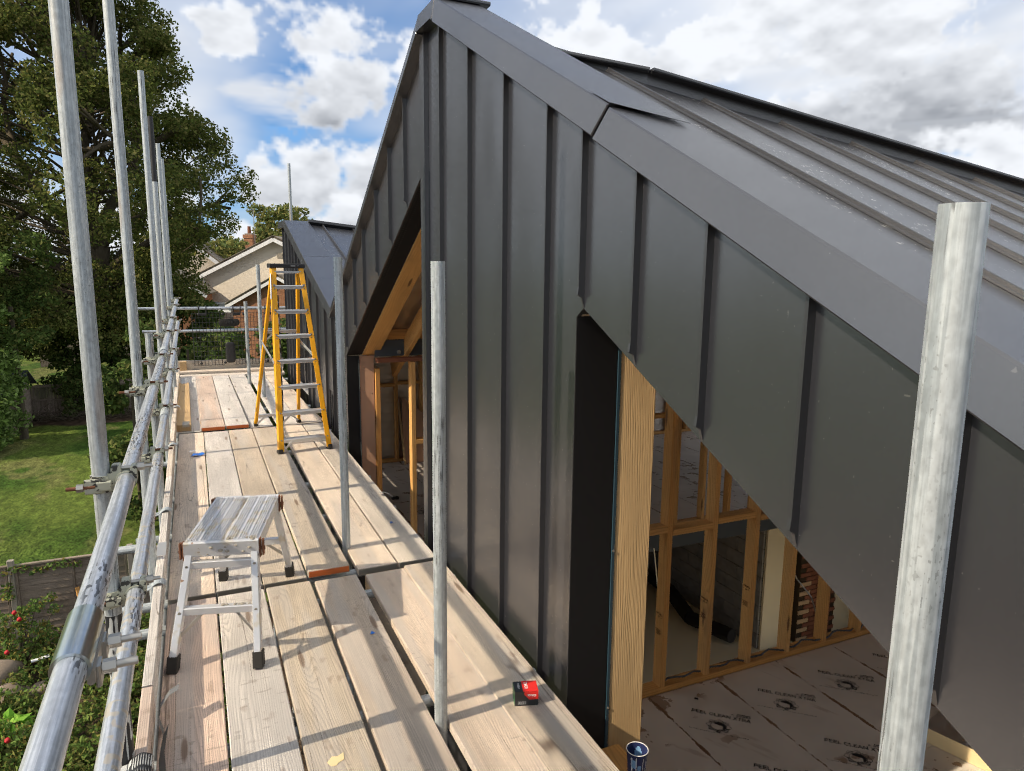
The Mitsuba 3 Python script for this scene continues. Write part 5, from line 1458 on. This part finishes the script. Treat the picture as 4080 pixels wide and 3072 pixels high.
def gable_house(key, lab, fr, hw, eave, apex, depth, wallmat, barge=.28, over=.32, soffit=True, vent=None):
    t = thing(key, lab, 'house')
    sl = (apex - eave) / hw
    m = MB()
    m.quad([fr(-hw, 0, GZ), fr(hw, 0, GZ), fr(hw, 0, eave), fr(0, 0, apex), fr(-hw, 0, eave)])
    m.quad([fr(-hw, depth, GZ), fr(-hw, depth, eave), fr(0, depth, apex), fr(hw, depth, eave), fr(hw, depth, GZ)])
    m.quad([fr(-hw, 0, GZ), fr(-hw, 0, eave), fr(-hw, depth, eave), fr(-hw, depth, GZ)]); m.quad([fr(hw, 0, GZ), fr(hw, depth, GZ), fr(hw, depth, eave), fr(hw, 0, eave)])
    part(t, 'wall', m, wallmat)
    for s in (-1, 1):
        e = hw + .30
        r = MB()
        P_ = [fr(0, -over, apex + .20), fr(s * e, -over, apex + .20 - sl * e), fr(s * e, depth + over, apex + .20 - sl * e), fr(0, depth + over, apex + .20)]
        if s < 0: P_ = P_[::-1]
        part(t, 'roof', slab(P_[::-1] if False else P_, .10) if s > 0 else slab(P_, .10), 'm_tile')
        b = MB(); y0 = -over - .025
        a0, a1 = fr(0, y0, apex + .09), fr(s * (e - .03), y0, apex + .09 - sl * (e - .03))
        b.beam(a0 - (0, 0, barge / 2), a1 - (0, 0, barge / 2), .04, barge * .95, up=(0, 0, 1), ch=.004)
        part(t, 'bargeboard', b, 'm_white')
        vg = MB()
        nv = 26
        for q in range(nv):
            f0, f1 = q / nv, (q + .93) / nv
            A_, B_ = fr(s * e * f0, -over - .02, apex + .215 - sl * e * f0), fr(s * e * f1, -over - .02, apex + .215 - sl * e * f1)
            vg.beam(A_, B_, .12, .035 + .012 * (q % 2), ch=.004)
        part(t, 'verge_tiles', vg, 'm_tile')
    if vent: part(t, 'vent', fbox(fr, *vent), 'm_concrete')
    return t


HS = 42.0
f1 = house_frame(4.41, HS, HA)
hk = gable_house('rendered_house', 'cream rendered house with white bargeboards behind the scaffold', f1, 4.4, .99, 3.08, 9.0, 'm_render', vent=(.05, .35, -.03, .02, 2.05, 2.33))
part(hk, 'downpipe', MB().tube(f1(-4.33, -.08, GZ), f1(-4.33, -.08, .75), .05, n=10), 'm_white', True)
part(hk, 'eaves_box', fbox(f1, -4.78, -4.4, -.36, .5, .72, .95), 'm_white')
f2 = house_frame(4.12, 38.6, HA)
gk = gable_house('brick_garage', 'low red brick gable with white bargeboards in front of the cream house', f2, 2.6, -.39, 1.01, 3.0, 'm_brick', barge=.22, over=.2)
part(gk, 'flat_roof', fbox(f2, -4.3, -2.62, -.1, 1.6, -.52, -.36), 'm_steel')
part(gk, 'fascia', fbox(f2, -4.25, -2.64, -.14, -.1, -.80, -.52), 'm_white')
f3 = house_frame(-.9, 46.0, math.radians(12))
wk = gable_house('rendered_wing', 'cream gabled wing left of the rendered house, half hidden by the big tree', f3, 2.7, 1.55, 3.75, 5.0, 'm_render')
f6 = house_frame(-1.9, 41.5, math.radians(12))
gable_house('brick_lean_to', 'brown brick gable with white verge peeping from under the big tree', f6, 2.4, .15, 1.75, 2.6, 'm_brick', barge=.22, over=.2)
f4 = house_frame(8.2, 62.0, math.radians(22))
yk = gable_house('yellow_brick_house', 'yellow brick house behind with its roof slope left of the chimney', f4, 6.2, 1.1, 5.2, 9.0, 'm_yellowbrick', barge=.16)
f5 = house_frame(3.76, 52.0, HA)
ck = thing('chimney', 'red brick chimney stack with one terracotta pot behind the cream roof', 'chimney')
part(ck, 'stack', fbox(f5, -.30, .30, -.24, .24, -1.0, 3.45), 'm_brick')
part(ck, 'corbel', fbox(f5, -.345, .345, -.28, .28, 3.45, 3.70), 'm_brick')
part(ck, 'flaunching', fbox(f5, -.24, .24, -.2, .2, 3.70, 3.78), 'm_concrete')
part(ck, 'pot', MB().tube(f5(0, 0, 3.74), f5(0, 0, 4.26), .165, .14, n=16, inner=.10), 'm_soilbrick', True)
t = thing('tv_aerial', 'thin television aerial on a pole beside the chimney', 'aerial')
am = MB(); am.tube(f5(.36, 0, 1.6), f5(.36, 0, 5.45), .035, n=7)
am.tube(f5(-.15, -.1, 5.32), f5(.40, .1, 5.32), .022, n=6)
for q in np.linspace(-.12, .32, 5): am.tube(f5(q, -.18, 5.32), f5(q + .05, .22, 5.32), .012, n=5)
am.tube(f5(.30, 0, 5.36), f5(.16, 0, 5.62), .016, n=5); am.tube(f5(.30, 0, 5.28), f5(.2, 0, 5.0), .016, n=5)
put(t, am, 'm_bolt', True)
